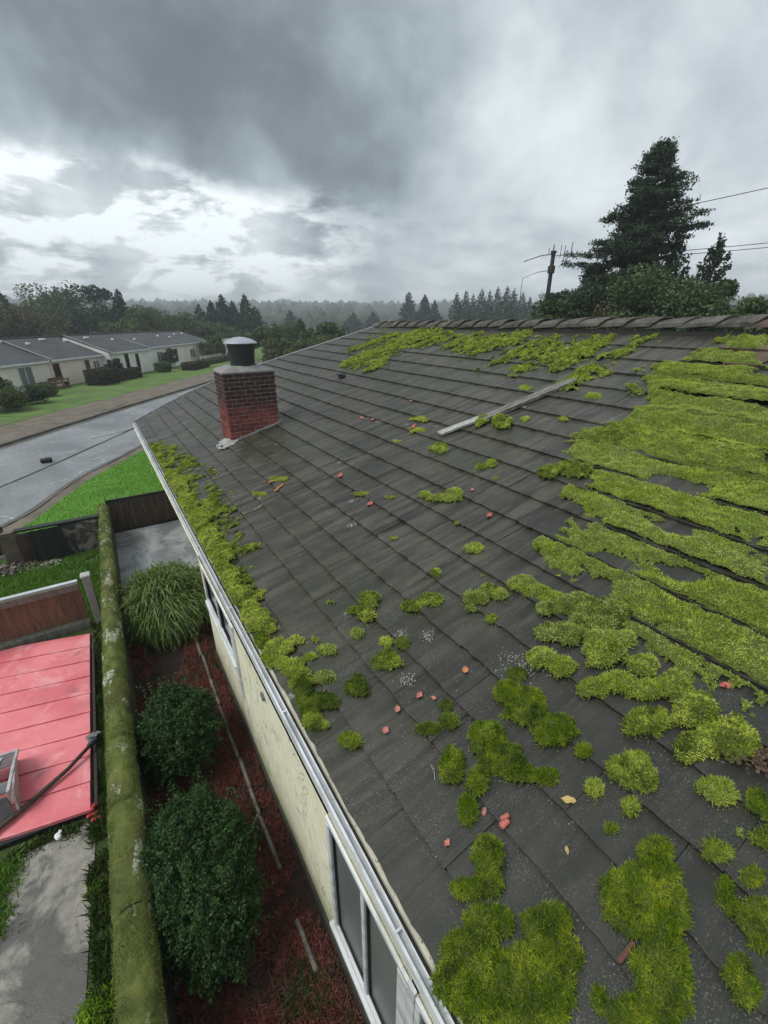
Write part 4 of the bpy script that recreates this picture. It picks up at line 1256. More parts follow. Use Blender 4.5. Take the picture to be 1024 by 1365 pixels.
# ------------------------------------------------------------------ moss on the roof
MOSS_CLUMPS = [
 ('big rounded moss clump low on the roof right of the white window', [(1.322, 0.531, 0.097, -0.075, -0.07, -0.059), (1.274, 0.429, 0.099, -0.075, -0.07, -0.057)]),
 ('tall moss clump above the eaves with a lobe on its left side', [(1.299, 0.908, 0.084, -0.068, -0.073, -0.076), (1.121, 0.866, 0.094, -0.075, -0.043, -0.047), (1.226, 0.832, 0.069, -0.055, -0.059, -0.061)]),
 ('long dark moss bank running down beside the gutter', [(1.083, 0.723, 0.102, -0.079, -0.068, -0.071), (0.952, 0.674, 0.122, -0.093, -0.079, -0.087), (0.826, 0.651, 0.097, -0.073, -0.068, -0.079), (0.881, 0.535, 0.124, -0.092, -0.064, -0.069)]),
 ('wide bushy moss mound at the bottom edge of the picture', [(1.097, 0.462, 0.142, -0.107, -0.081, -0.073), (1.0, 0.418, 0.16, -0.118, -0.067, -0.063), (1.182, 0.362, 0.08, -0.06, -0.075, -0.062)]),
 ('largest moss mat with a brown wood chip under its left edge', [(1.746, 0.372, 0.123, -0.097, -0.085, -0.055), (1.747, 0.243, 0.133, -0.104, -0.107, -0.064), (1.589, 0.122, 0.106, -0.08, -0.133, -0.078), (1.442, 0.085, 0.146, -0.108, -0.06, -0.036), (1.683, 0.293, 0.108, -0.084, -0.075, -0.047)]),
 ('upright moss tuft touching the top of the largest moss mat', [(1.978, 0.379, 0.074, -0.06, -0.073, -0.043), (1.929, 0.312, 0.066, -0.053, -0.058, -0.033)]),
 ('small pale moss tuft alone near the bottom edge of the roof', [(1.305, 0.228, 0.031, -0.023, -0.043, -0.03)]),
 ('straggling moss cluster left of the yellow leaf', [(1.752, 1.389, 0.105, -0.094, -0.087, -0.09), (1.727, 1.238, 0.108, -0.095, -0.082, -0.081), (1.514, 1.244, 0.065, -0.056, -0.061, -0.066), (1.747, 1.115, 0.077, -0.067, -0.05, -0.047), (1.841, 1.004, 0.088, -0.076, -0.044, -0.038)]),
 ('oval moss clump just below the white grass stalk', [(1.469, 1.419, 0.068, -0.059, -0.081, -0.096)]),
 ('small moss clump above the two pink fragments', [(1.368, 1.166, 0.049, -0.041, -0.069, -0.077)]),
 ('small dark knob of moss above the forked moss bank', [(2.273, 1.62, 0.056, -0.054, -0.044, -0.041)]),
 ('dark moss bank sloping down to a small separate knob', [(2.109, 1.554, 0.071, -0.067, -0.071, -0.069), (2.114, 1.386, 0.121, -0.112, -0.103, -0.094), (2.121, 1.162, 0.114, -0.104, -0.09, -0.074)]),
 ('tiny moss knob at the end of the dark bank', [(2.159, 0.946, 0.041, -0.036, -0.043, -0.032)]),
 ('lumpy moss cluster with a short lobe on its left', [(2.314, 0.699, 0.07, -0.061, -0.071, -0.045), (2.263, 0.611, 0.062, -0.053, -0.075, -0.046), (2.226, 0.671, 0.056, -0.049, -0.067, -0.043)]),
 ('small round moss tuft left of the lumpy cluster', [(2.205, 0.759, 0.045, -0.039, -0.061, -0.041)]),
 ('lone round moss button in the middle of a bare tile', [(2.017, 0.768, 0.042, -0.036, -0.045, -0.033)]),
 ('small ragged moss tuft below the lumpy cluster', [(2.083, 0.58, 0.039, -0.033, -0.051, -0.033)]),
 ('sparse pale moss tuft on a bare dark tile', [(1.907, 0.59, 0.033, -0.027, -0.028, -0.019)]),
 ('bright moss clump below the brown bare patch', [(2.508, 0.358, 0.072, -0.062, -0.054, -0.027), (2.492, 0.305, 0.063, -0.053, -0.046, -0.022)]),
 ('long bright moss bank reaching up to the right of the roof', [(2.932, 0.776, 0.066, -0.062, -0.115, -0.063), (2.86, 0.643, 0.108, -0.099, -0.127, -0.067), (2.81, 0.486, 0.121, -0.109, -0.12, -0.058), (2.832, 0.374, 0.082, -0.073, -0.108, -0.049), (2.652, 0.534, 0.116, -0.103, -0.096, -0.05)]),
 ('bright oval moss clump left of the long bright bank', [(2.595, 0.794, 0.112, -0.102, -0.091, -0.056)]),
 ('broad moss cluster of many lobes under the mossy tiles', [(2.516, 1.583, 0.103, -0.102, -0.075, -0.064), (2.559, 1.435, 0.092, -0.09, -0.074, -0.059), (2.884, 1.335, 0.12, -0.121, -0.141, -0.099), (3.061, 1.279, 0.081, -0.083, -0.087, -0.057), (2.957, 1.053, 0.084, -0.083, -0.09, -0.056), (2.576, 1.178, 0.087, -0.083, -0.07, -0.051), (2.727, 1.076, 0.092, -0.088, -0.083, -0.055), (2.797, 0.928, 0.102, -0.097, -0.072, -0.044), (2.968, 0.846, 0.074, -0.07, -0.097, -0.054)]),
 ('flat pale moss mat above the cluster of many lobes', [(2.79, 1.642, 0.161, -0.165, -0.091, -0.073), (3.082, 1.544, 0.133, -0.14, -0.145, -0.105), (3.152, 1.74, 0.139, -0.15, -0.099, -0.075), (2.973, 1.869, 0.084, -0.09, -0.068, -0.056), (3.247, 1.488, 0.101, -0.107, -0.111, -0.075)]),
 ('slanting oval moss clump at the right side', [(2.214, 0.196, 0.06, -0.048, -0.051, -0.025), (2.219, 0.234, 0.038, -0.031, -0.033, -0.016)]),
 ('moss clump at the right edge beside the brown patch', [(2.597, 0.196, 0.041, -0.035, -0.069, -0.03), (2.587, 0.132, 0.038, -0.032, -0.053, -0.022)]),
 ('moss tuft at the right edge above the pale tuft', [(2.437, 0.09, 0.053, -0.043, -0.048, -0.02)]),
 ('pale yellowish moss tuft near the right edge', [(2.226, 0.051, 0.044, -0.035, -0.046, -0.02)]),
 ('narrow moss wedge left of the large moss bank', [(2.081, 0.098, 0.031, -0.025, -0.07, -0.033), (2.05, 0.051, 0.031, -0.024, -0.039, -0.018)]),
 ('large dark moss bank at the right edge', [(2.089, -0.024, 0.074, -0.058, -0.067, -0.029), (2.071, -0.076, 0.073, -0.056, -0.081, -0.034)]),
 ('dark moss wedge low at the right edge', [(1.834, -0.063, 0.048, -0.036, -0.062, -0.028), (1.804, -0.111, 0.047, -0.035, -0.051, -0.023)]),
 ('tiny moss dot between the larger clumps', [(2.383, 0.174, 0.016, -0.013, -0.017, -0.008)]),
 ('low moss bar across the middle of a course', [(2.127, 2.821, 0.076, -0.082, -0.047, -0.065), (2.307, 2.743, 0.09, -0.098, -0.056, -0.072)]),
 ('moss clump with white lichen beneath it', [(1.872, 3.202, 0.082, -0.089, -0.067, -0.111), (1.749, 3.027, 0.064, -0.068, -0.046, -0.077), (1.704, 3.204, 0.066, -0.071, -0.026, -0.046)]),
 ('small yellowish moss button under the lichen clump', [(1.569, 2.922, 0.047, -0.048, -0.032, -0.056)]),
 ('low double moss cushion between two courses', [(1.574, 2.452, 0.105, -0.103, -0.046, -0.072), (1.636, 2.499, 0.067, -0.067, -0.039, -0.06)]),
 ('small dark tuft beside the double cushion', [(1.805, 2.511, 0.048, -0.049, -0.038, -0.055)]),
 ('small round tuft above the double cushion', [(1.717, 2.636, 0.044, -0.045, -0.037, -0.058)]),
 ('dark moss clump with a bright yellow tip', [(1.264, 2.41, 0.085, -0.081, -0.045, -0.08), (1.333, 2.48, 0.043, -0.042, -0.026, -0.045)]),
 ('lone moss clump on the bare tile near the eaves', [(1.017, 2.054, 0.069, -0.062, -0.033, -0.06)]),
 ('short slanting moss clump on the lower courses', [(1.267, 2.959, 0.074, -0.074, -0.031, -0.063)]),
 ('thin dark moss bank with a bright dot beside it', [(1.499, 1.74, 0.073, -0.066, -0.031, -0.04), (1.648, 1.681, 0.06, -0.055, -0.037, -0.044), (1.707, 1.788, 0.037, -0.035, -0.039, -0.047)]),
 ('moss bar at the middle of the roof ending in pale gravel', [(2.611, 2.439, 0.085, -0.093, -0.066, -0.072), (2.756, 2.41, 0.075, -0.083, -0.062, -0.064), (2.505, 2.385, 0.047, -0.05, -0.038, -0.041)]),
 ('triple moss bar joining the mossy tiles', [(2.789, 2.316, 0.055, -0.061, -0.055, -0.055), (3.033, 2.266, 0.09, -0.102, -0.075, -0.069), (3.044, 2.105, 0.088, -0.098, -0.066, -0.057), (3.077, 1.956, 0.085, -0.094, -0.057, -0.048)]),
 ('small moss button at the end of a stone strewn tile', [(2.542, 2.162, 0.036, -0.038, -0.043, -0.044)]),
 ('long moss bar across the upper middle courses', [(4.761, 3.413, 0.074, -0.117, -0.118, -0.099), (4.936, 3.207, 0.133, -0.211, -0.135, -0.105)]),
 ('curved moss streak below the wooden batten', [(3.553, 4.088, 0.129, -0.184, -0.059, -0.072), (3.743, 4.069, 0.069, -0.101, -0.062, -0.072), (3.469, 4.369, 0.055, -0.08, -0.059, -0.078)]),
 ('bright moss pad left of the mossy tiles', [(5.933, 3.316, 0.114, -0.214, -0.248, -0.169), (6.114, 3.27, 0.077, -0.148, -0.236, -0.155)]),
 ('tiny moss tuft on an upper course joint', [(2.59, 3.018, 0.042, -0.048, -0.044, -0.055)]),
 ('slim moss tuft on a lower middle course', [(3.104, 3.008, 0.072, -0.088, -0.061, -0.066)]),
 ('slim moss bar on a middle course joint', [(3.578, 2.466, 0.069, -0.085, -0.056, -0.047)]),
 ('low moss tuft just right of the timber batten', [(5.629, 5.059, 0.077, -0.161, -0.153, -0.15)]),
 ('small moss tuft under the white board', [(4.46, 5.296, 0.083, -0.146, -0.086, -0.107)]),
 ('bright small moss tuft below the batten', [(4.565, 4.231, 0.045, -0.074, -0.078, -0.08), (4.419, 4.305, 0.046, -0.074, -0.061, -0.065)]),
 ('round bright moss cushion by the gutter', [(0.827, 3.553, 0.076, -0.078, -0.04, -0.116)]),
 ('dark slanting moss cushion near the gutter', [(1.111, 2.704, 0.09, -0.087, -0.031, -0.063)]),
 ('dark moss bank stretching towards the upslope tiles', [(0.919, 2.708, 0.07, -0.066, -0.06, -0.137), (0.978, 2.53, 0.145, -0.135, -0.033, -0.07), (0.881, 2.513, 0.067, -0.062, -0.034, -0.075)]),
 ('last moss clump of the eaves line towards the camera', [(0.868, 2.396, 0.07, -0.064, -0.035, -0.077), (0.91, 2.316, 0.046, -0.042, -0.019, -0.04)]),
]
EAVES_MOSS = [(0.918, 8.644, 0.156, -0.233, -0.08, -0.456), (0.839, 7.483, 0.159, -0.22, -0.09, -0.477), (0.873, 6.742, 0.183, -0.242, -0.107, -0.504), (0.877, 5.998, 0.185, -0.231, -0.108, -0.461), (0.841, 5.416, 0.172, -0.204, -0.098, -0.393), (0.826, 4.796, 0.158, -0.178, -0.081, -0.297), (0.838, 4.416, 0.135, -0.149, -0.054, -0.184), (0.882, 3.813, 0.135, -0.141, -0.043, -0.129), (0.887, 3.956, 0.126, -0.133, -0.037, -0.113), (0.926, 3.326, 0.141, -0.142, -0.041, -0.107), (0.815, 3.234, 0.122, -0.12, -0.025, -0.068), (1.09, 3.285, 0.089, -0.091, -0.026, -0.063), (0.897, 3.095, 0.119, -0.117, -0.026, -0.065), (0.945, 2.938, 0.115, -0.112, -0.026, -0.061), (0.949, 2.778, 0.091, -0.087, -0.025, -0.057), (0.856, 3.347, 0.091, -0.091, -0.033, -0.09), (0.957, 3.093, 0.086, -0.085, -0.023, -0.057), (1.118, 2.991, 0.053, -0.053, -0.022, -0.048), (0.871, 9.218, 0.117, -0.181, -0.068, -0.422), (0.885, 4.163, 0.091, -0.098, -0.03, -0.097), (1.24, 3.17, 0.033, -0.034, -0.016, -0.035)]
MOSS_BITS = [(1.579, 3.521, 0.046, -0.051, -0.02, -0.041), (0.812, 2.246, 0.036, -0.032, -0.008, -0.016), (4.77, 6.332, 0.096, -0.193, -0.082, -0.112), (5.638, 5.605, 0.07, -0.152, -0.093, -0.099), (2.314, 6.987, 0.123, -0.191, -0.044, -0.115), (2.94, 5.239, 0.084, -0.123, -0.045, -0.078), (3.154, 4.756, 0.065, -0.094, -0.034, -0.051), (2.647, 3.902, 0.048, -0.06, -0.034, -0.051), (7.095, 5.909, 0.049, -0.143, -0.125, -0.113), (5.132, 6.703, 0.103, -0.223, -0.092, -0.124), (7.152, 4.488, 0.059, -0.156, -0.138, -0.1), (5.97, 4.887, 0.042, -0.09, -0.092, -0.084), (1.877, 6.787, 0.106, -0.154, -0.036, -0.108), (4.31, 3.901, 0.038, -0.059, -0.042, -0.043), (4.303, 6.257, 0.064, -0.119, -0.055, -0.081), (6.219, 4.346, 0.043, -0.093, -0.091, -0.073), (3.32, 3.518, 0.033, -0.043, -0.03, -0.035), (3.348, 2.094, 0.052, -0.06, -0.032, -0.026), (3.357, 1.96, 0.042, -0.048, -0.032, -0.024), (2.865, 2.65, 0.024, -0.028, -0.023, -0.024)]
CARPET_OUTLINE = [(8.12, 4.33), (8.96, 4.08), (9.65, 3.69), (10.58, 3.88), (10.71, 3.48), (6.59, 1.59), (3.35, 0.3), (3.32, 0.43), (3.29, 0.7), (3.27, 1.03), (3.32, 1.31), (3.35, 1.66), (3.28, 1.83), (3.71, 2.51), (4.25, 2.52), (4.62, 2.94), (5.0, 2.83), (5.71, 3.63), (6.61, 3.5), (7.38, 3.89)]
RIDGE_MOSS_OUTLINE = [(7.03, 13.22), (8.27, 15.03), (10.12, 15.33), (10.27, 11.95), (10.28, 8.29), (10.43, 5.42), (9.32, 5.54), (8.8, 5.77), (8.07, 5.18), (7.57, 5.22), (7.93, 5.98), (7.82, 7.44), (8.32, 8.47), (8.79, 11.6), (7.53, 12.25), (6.85, 11.16)]


def ell_h(x, y, ells, hs=None, edge=.22, fq=9.0, seed=1):
    """height field of overlapping cushions; every cushion is an image of the unit disc"""
    nz = (vn(x * fq, y * fq, seed, 3) - .5) * 2 * edge
    h = np.zeros(np.shape(x)) - 1.0
    for k, (cx, cy, ax, ay, bx, by) in enumerate(ells):
        det = ax * by - ay * bx
        u = ((x - cx) * by - (y - cy) * bx) / det
        v = (-(x - cx) * ay + (y - cy) * ax) / det
        r0_ = np.sqrt(u * u + v * v)
        r = r0_ + nz * np.clip((r0_ - .35) / .4, 0, 1)
        sz = min(math.hypot(ax, ay), math.hypot(bx, by))
        H = min(.135, .66 * sz) if hs is None else hs
        hk = np.where(r < 1, H * np.sqrt(np.clip(1 - r ** 2.4, 0, 1)), -1)
        h = np.maximum(h, hk)
    return h


def moss_obj(name, hf, x0, x1, y0, y1, step, dens, bl, bw_, m, parent=None, spread=.55, seed=3, lump=.35, lq=22, stepy=None, halo=.022, frayed=-.1, mix_=None):
    stepy = stepy or step
    xs = np.arange(x0, x1 + step, step); ys = np.arange(y0, y1 + stepy, stepy)
    X, Y = np.meshgrid(xs, ys, indexing='ij')
    H = hf(X, Y)
    on = H > 0
    cb_ = 1 - np.abs(vn(X * lq * .8, Y * lq * .8, seed + 31, 2) - .5) * 3.2
    Hh = np.where(on, H * np.clip(1 - lump + lump * 1.1 * vn(X * lq, Y * lq, seed, 3) + lump * .75 * cb_, .12, 2), 0)
    Z = rz(X) + .012 + np.where(on, Hh, 0)
    nx, ny = X.shape
    idx = np.arange(nx * ny).reshape(nx, ny)
    a = idx[:-1, :-1]; b = idx[1:, :-1]; c = idx[1:, 1:]; d = idx[:-1, 1:]
    cell = on[:-1, :-1] & on[1:, :-1] & on[1:, 1:] & on[:-1, 1:]
    fray = vn(X * 34, Y * 34, seed + 50, 2)[:-1, :-1]
    cell &= (H[:-1, :-1] > .012) | (fray > .5 + frayed)
    F = np.stack([a[cell], b[cell], c[cell], d[cell]], 1)
    if len(F) == 0: return None
    used, inv = np.unique(F.ravel(), return_inverse=True)
    V = np.stack([X.ravel(), Y.ravel(), Z.ravel()], 1)
    Vb = V[used]; Fb = inv.reshape(-1, 4)
    gx = np.gradient(Z, xs, axis=0); gy = np.gradient(Z, ys, axis=1)
    Nn = np.stack([-gx, -gy, np.ones_like(gx)], -1)
    Nn /= np.linalg.norm(Nn, axis=-1, keepdims=True)
    n = int(dens * len(F) * step * stepy)
    ci = RG.integers(0, len(F), n)
    hc = H.ravel()[F[ci, 0]]
    ci = ci[RG.random(n) < np.clip(.30 + hc / .03, 0, 1)]; n = len(ci)
    i0 = F[ci, 0]
    ix, iy = np.unravel_index(i0, (nx, ny))
    fx, fy = RG.random(n), RG.random(n)
    P = np.stack([xs[ix] + fx * step, ys[iy] + fy * stepy,
                  Z[ix, iy] * (1 - fx) * (1 - fy) + Z[ix + 1, iy] * fx * (1 - fy) + Z[ix, iy + 1] * (1 - fx) * fy + Z[ix + 1, iy + 1] * fx * fy], 1)
    base = Nn[ix, iy].copy()
    jm = RG.random(n) < .30
    jj = np.abs(RG.normal(0, halo, n)) * jm; ja = RG.uniform(0, 6.28, n)
    P[:, 0] += jj * np.cos(ja); P[:, 1] += jj * np.sin(ja)
    hn = hf(P[:, 0], P[:, 1])
    P[:, 2] = np.where(jm, rz(P[:, 0]) + .016 + np.maximum(hn, 0) * .9, P[:, 2])
    out_ = jm & (hn <= 0)
    ls = np.where(out_, .55, 1.0)
    base = base * .9 + np.array([-.10, -.08, .35])
    Dv = base + RG.normal(0, spread, (n, 3))
    Dv[:, 2] = np.maximum(Dv[:, 2], .05)
    Bv, Bf = blades(P - base * .004, Dv, bl * RG.uniform(.45, 1.2, n) * ls, bw_, .4)
    # one mesh: the mat (as triangles) and the shoots
    Ft = np.concatenate([Fb[:, [0, 1, 2]], Fb[:, [0, 2, 3]]])
    VV = np.concatenate([Vb, Bv]); FF = np.concatenate([Ft, Bf + len(Vb)])
    mi = np.concatenate([np.zeros(len(Ft), int), np.ones(len(Bf), int)])
    if mix_ is not None:
        tone = vn(P[:, 0] * 16, P[:, 1] * 16, seed + 71, 3) + RG.normal(0, .12, n)
        sel = np.tile(tone > .56, 3)
        mi[len(Ft):][sel] = 2
    return np_mesh(name, VV, FF, [M['moss_base'], m] + ([mix_] if mix_ is not None else []), parent, mi)


DEEP = ('bottom', 'gutter', 'eaves with', 'low on the roof', 'largest', 'dark', 'pink fragments', 'grass stalk', 'right edge', 'straggling', 'wedge', 'alone near')
for k, (lab, ells) in enumerate(MOSS_CLUMPS):
    ext = [max(abs(e[2]) + abs(e[4]), abs(e[3]) + abs(e[5])) * 1.3 for e in ells]
    x0 = min(e[0] - r for e, r in zip(ells, ext)); x1 = max(e[0] + r for e, r in zip(ells, ext))
    y0 = min(e[1] - r for e, r in zip(ells, ext)); y1 = max(e[1] + r for e, r in zip(ells, ext))
    dist = math.hypot(ells[0][0], ells[0][1], 2.6)
    m = M['moss_deep'] if any(w in lab for w in DEEP) else (M['moss_pale'] if 'pale' in lab else M['moss_bright'])
    if 'dark' in lab and ells[0][1] > 1.6: m = M['moss_dark']
    near = dist < 3.9
    sz = min(math.hypot(ells[0][2], ells[0][3]), math.hypot(ells[0][4], ells[0][5]))
    st = max(.006, min(.014, sz / 8))
    o = moss_obj('moss_clump', lambda x, y, e=ells, s_=k, q_=(.36 if sz > .085 else .16): ell_h(x, y, e, seed=s_, edge=q_, fq=13), x0, x1, y0, y1, st,
                 95000 if near else 42000, .030 if near else .026, .0032 if near else .0055, m, seed=k, lump=.85, lq=17, mix_=M['moss_dark'] if (k % 3 or m is M['moss_deep']) else M['moss_pale'])
    if o: tag(o, lab, 'moss clump', 'separate moss clumps growing on the tiled roof')

ROWA = np.array(ROWS)
def row_t(x):
    i = np.clip(np.searchsorted(ROWA, x) - 1, 0, len(ROWA) - 2)
    return (x - ROWA[i]) / (ROWA[i + 1] - ROWA[i]), i


def carpet_h(x, y):
    d = poly_dist(x, y, CARPET_OUTLINE)
    t, i = row_t(x)
    n = vn(x * 1.5, y * 1.5, 5, 4)
    n3 = vn(x * 3.5 + i * 9.1, y * 2.2 + i * 4.3, 12, 3)
    e = d + .12 + (n - .5) * .9 + (n3 - .5) * .7 + (vn(x * 14, y * 14, 61, 3) - .5) * .45
    bald = np.clip((vn(x * 1.3, y * .9 + i * 5.3, 44, 3) - .68) * 9, 0, 1)
    prof = np.clip(t / .05, 0, 1) ** .5 * np.clip((.965 - .10 * n3 - t) / .06, 0, 1) ** .6
    base = np.clip(e / .25, 0, 1)
    cb = np.abs(vn(x * 7, y * 7, 79, 2) - .5) * 2
    lum = .006 + .034 * vn(x * 3, y * 3, 77, 3) + .040 * (1 - cb)
    # ridged cushions in the upper courses
    up = np.clip((x - 5.4) / .5, 0, 1)
    lum = lum * (1 - .5 * up) + up * .10 * np.abs(np.sin(x * 3.6 + y * .5 + 2.5 * vn(x * .8, y * 1.2, 8)))
    h = base * prof * lum * (1 - bald) - .004
    return np.where((e > 0) & (h > .001), h, -1)


o = moss_obj('moss_carpet', carpet_h, 2.4, 10.4, -.6, 5.4, .024, 24000, .022, .0062, M['moss_pale'], lump=.55, lq=11, halo=.018, mix_=M['moss_bright'])
tag(o, kind='stuff')
o = moss_obj('moss_carpet', lambda x, y: np.where(vn(x * 1.1, y * 1.1, 91, 3) > .53, carpet_h(x, y) + .004, -1), 2.4, 10.4, -.6, 5.4, .03, 9000, .034, .0072, M['moss_bright'], lump=.4, lq=14)
tag(o, kind='stuff')


def ridge_h(x, y):
    d = poly_dist(x, y, RIDGE_MOSS_OUTLINE)
    n = vn(x * .55, y * 2.6, 15, 4)          # streaks run up the slope
    t, i = row_t(x)
    e = np.clip(d / .8 + .45, 0, 1.2) * 1.0 + (n - .5) * 3.2 - .38 + (vn(x * 5, y * 9, 62, 3) - .5) * 2.6 - .12
    h = np.clip(e, 0, 1) * .075 * np.clip(t / .06, 0, 1) ** .5 * np.clip((1.03 - t) / .12, 0, 1) ** .5 - .004
    return np.where((d > -.45) & (h > .002), h, -1)


o = moss_obj('ridge_moss', ridge_h, 5.6, 10.6, 3.0, 17.0, .045, 6500, .042, .012, M['moss_bright'], lump=.5, lq=7, halo=.09, mix_=M['moss_dark'])
tag(o, kind='stuff')


def eaves_h(x, y):
    t, i = row_t(x)
    n = vn(x * 3.0 + 5, y * 4.5 + i * 3, 25, 4)
    lim = np.interp(y, [2.4, 3.6, 4.6, 6.0, 8.0, 10.3, 12.2, 13], [0, .12, .35, .55, .62, .52, .30, 0])
    w = (x - .74) / np.maximum(lim, .01)
    e = 1.15 - w + (n - .5) * 2.4 + (vn(x * 8, y * 16, 63, 3) - .5) * 2.8 - .1
    h = np.clip(e, 0, 1) * .045 * np.clip(t / .04, 0, 1) ** .5 - .003
    return np.where((lim > .01) & (w < 1.5) & (h > .002), h, -1)


o = moss_obj('eaves_moss', eaves_h, .75, 1.75, 2.4, 12.6, .02, 24000, .028, .007, M['moss_bright'], lump=.5, lq=16, halo=.04, mix_=M['moss_dark'])
tag(o, kind='stuff')
o = moss_obj('eaves_moss', lambda x, y: ell_h(x, y, EAVES_MOSS, seed=5, edge=.6, fq=9), .75, 2.3, 2.0, 12.0, .016, 20000, .030, .007, M['moss_bright'], lump=.5, lq=18)
tag(o, kind='stuff')
o = moss_obj('moss_specks', lambda x, y: ell_h(x, y, MOSS_BITS, hs=.02, seed=15, edge=.5, fq=9), .8, 9.5, .3, 12.0, .024, 16000, .022, .009, M['moss_bright'], lump=.5, lq=18)
tag(o, kind='stuff')
# thin scatter of moss along the tile edges
n = 26000
px_ = RG.uniform(.8, 10.4, n); py_ = RG.uniform(-.4, 16.5, n)
t, i = row_t(px_)
px_ = ROWA[i] + (ROWA[i + 1] - ROWA[i]) * np.abs(RG.normal(0, .035, n)) - .008
kp = vn(px_ * .9, py_ * 1.1, 55, 3) > .54
px_, py_ = px_[kp], py_[kp]
V, F = blades(np.column_stack([px_, py_, rz(px_) + .016]), np.column_stack([RG.normal(-.3, .6, len(px_)), RG.normal(0, .6, len(px_)), np.ones(len(px_))]), RG.uniform(.008, .022, len(px_)), .008)
tag(np_mesh('joint_moss', V, F, M['moss_dark']), kind='stuff')
# white lichen beside two moss clumps and stones
p = near_pts([(1.86, 2.60), (2.02, 2.42), (1.62, 2.18), (2.44, 4.6)], 130, .035)
p = np.concatenate([p, near_pts([(2.3, 1.72), (2.42, 1.60)], 160, .07)])
V, F = leaves_soup(np.column_stack([p, rz(p[:, 0]) + .03]), .012)
tag(np_mesh('lichen_flakes', V, F, M['lichen']), kind='stuff')
# grit and needles strewn everywhere
n = 15000
px_ = RG.uniform(.85, 9.5, n); py_ = RG.uniform(-.3, 14, n)
t, i = row_t(px_)
px_ = np.where(RG.random(n) < .5, ROWA[i] + (ROWA[i + 1] - ROWA[i]) * (1 - np.abs(RG.normal(0, .06, n))), px_)
kp = vn(px_ * 1.4, py_ * 1.4, 65, 3) > .47
px_, py_ = px_[kp], py_[kp]
V, F = leaves_soup(np.column_stack([px_, py_, rz(px_) + .030 - .03 * row_t(px_)[0]]), .010, .9, np.array([-.26, 0, 1.]))
M['grit'] = mat('grit', f_leaf((.12, .11, .09), (.42, .40, .34), (.10, .07, .04), 4), rough=.9)
tag(np_mesh('roof_grit', V, F, M['grit']), kind='stuff')

# ------------------------------------------------------------------ fallen leaves and fragments, each its own thing
def roof_item(o, x, y, a=0.0, lift=.02):
    t, _ = row_t(np.array([x]))
    o.location = (x, y, rz(x) + .028 - .034 * float(t[0]) + lift)
    o.rotation_euler = Matrix.Rotation(-ang, 3, 'Y').to_euler()
    o.rotation_euler.rotate_axis('Z', a)
    return o


def leaf_mesh(L, Wd, curl, seed, m):
    r = random.Random(seed)
    vs, fs = [], []
    nx, ny = 7, 5
    for i in range(nx):
        u = i / (nx - 1)
        w = Wd * math.sin(math.pi * min(1, u * .92 + .06)) ** .8 * (1 + r.uniform(-.28, .18))
        for j in range(ny):
            v_ = j / (ny - 1) - .5
            vs.append(((u - .5) * L, v_ * w, curl * .45 * ((2 * v_) ** 2) * Wd + .006 * math.sin(u * 9 + seed) + curl * .35 * L * (u - .5) ** 2 * 2 + r.uniform(-.002, .002)))
    for i in range(nx - 1):
        for j in range(ny - 1):
            a = i * ny + j; fs.append((a, a + ny, a + ny + 1, a + 1))
    me = bpy.data.meshes.new('fallen_leaf'); me.from_pydata(vs, [], fs); me.materials.append(m)
    me.polygons.foreach_set('use_smooth', [True] * len(fs)); me.update()
    return me


LV = [  # x, y, length, width, curl, angle, material, label
 (1.62, 2.00, .062, .050, .5, .4, 'petal', 'dull red curled leaf beside a pale one above the thin moss bank'),
 (1.69, 1.91, .048, .030, .4, 1.9, 'petal', 'small pale pink leaf touching the dull red curled leaf'),
 (1.43, 2.03, .062, .050, .5, 1.1, 'petal', 'salmon leaf between the red leaf pair and the lone moss clump'),
 (1.26, 1.94, .062, .054, .6, 2.0, 'petal', 'pale salmon leaf nearest the gutter on a bare tile'),
 (1.85, .82, .085, .042, .5, 2.3, 'straw', 'yellow brown leaf leaning on a tile edge above the bare tile'),
 (1.65, .67, .040, .022, .5, .9, 'straw', 'tiny curled yellow leaf in the middle of a bare tile'),
 (1.16, 1.11, .045, .036, .5, .2, 'petal', 'small brownish pink leaf left of the two pink fragments'),
 (3.19, .62, .075, .055, .4, 2.6, 'red_bit', 'red leaf on the bare course just below the thick moss carpet'),
 (2.91, 4.87, .16, .10, .4, .3, 'red_bit', 'flat red leaf at the left middle of the roof above a tile edge'),
 (3.03, 6.04, .17, .09, .4, 1.0, 'red_bit', 'ragged pinkish leaf left of the flat red leaf'),
 (2.18, 6.63, .26, .045, .3, .5, 'orange_bit', 'long orange leaf blade in the lower left of the roof'),
 (2.17, 6.98, .12, .06, .4, 2.5, 'orange_bit', 'small rust brown leaf at the tip of the long orange blade'),
 (1.73, 6.35, .20, .030, .3, .4, 'straw', 'thin yellow leaf blade below the long orange one'),
 (3.66, 3.34, .10, .07, .5, .3, 'red_bit', 'orange red leaf right of the curved moss streak'),
 (3.93, 3.93, .07, .05, .5, 1.3, 'petal', 'small faded pink leaf up the slope from the orange red one'),
 (2.03, 1.93, .070, .048, .5, .8, 'orange_bit', 'crumpled tan leaf on a bare tile in the middle'),
 (4.71, 7.71, .22, .08, .4, .2, 'petal', 'pale pink leaf, right one of a pair at mid roof'),
 (4.60, 8.03, .16, .07, .4, 1.4, 'petal', 'pale pink leaf, left one of a pair at mid roof'),
 (5.72, 7.79, .24, .07, .4, .9, 'petal', 'pink leaf highest up the roof below the ridge moss'),
 (4.80, 6.48, .22, .09, .4, .5, 'red_bit', 'red leaf stuck in the moss left of the white board'),
 (2.93, 5.30, .12, .06, .5, 2.1, 'petal', 'faint brown pink leaf just behind the flat red leaf'),
]
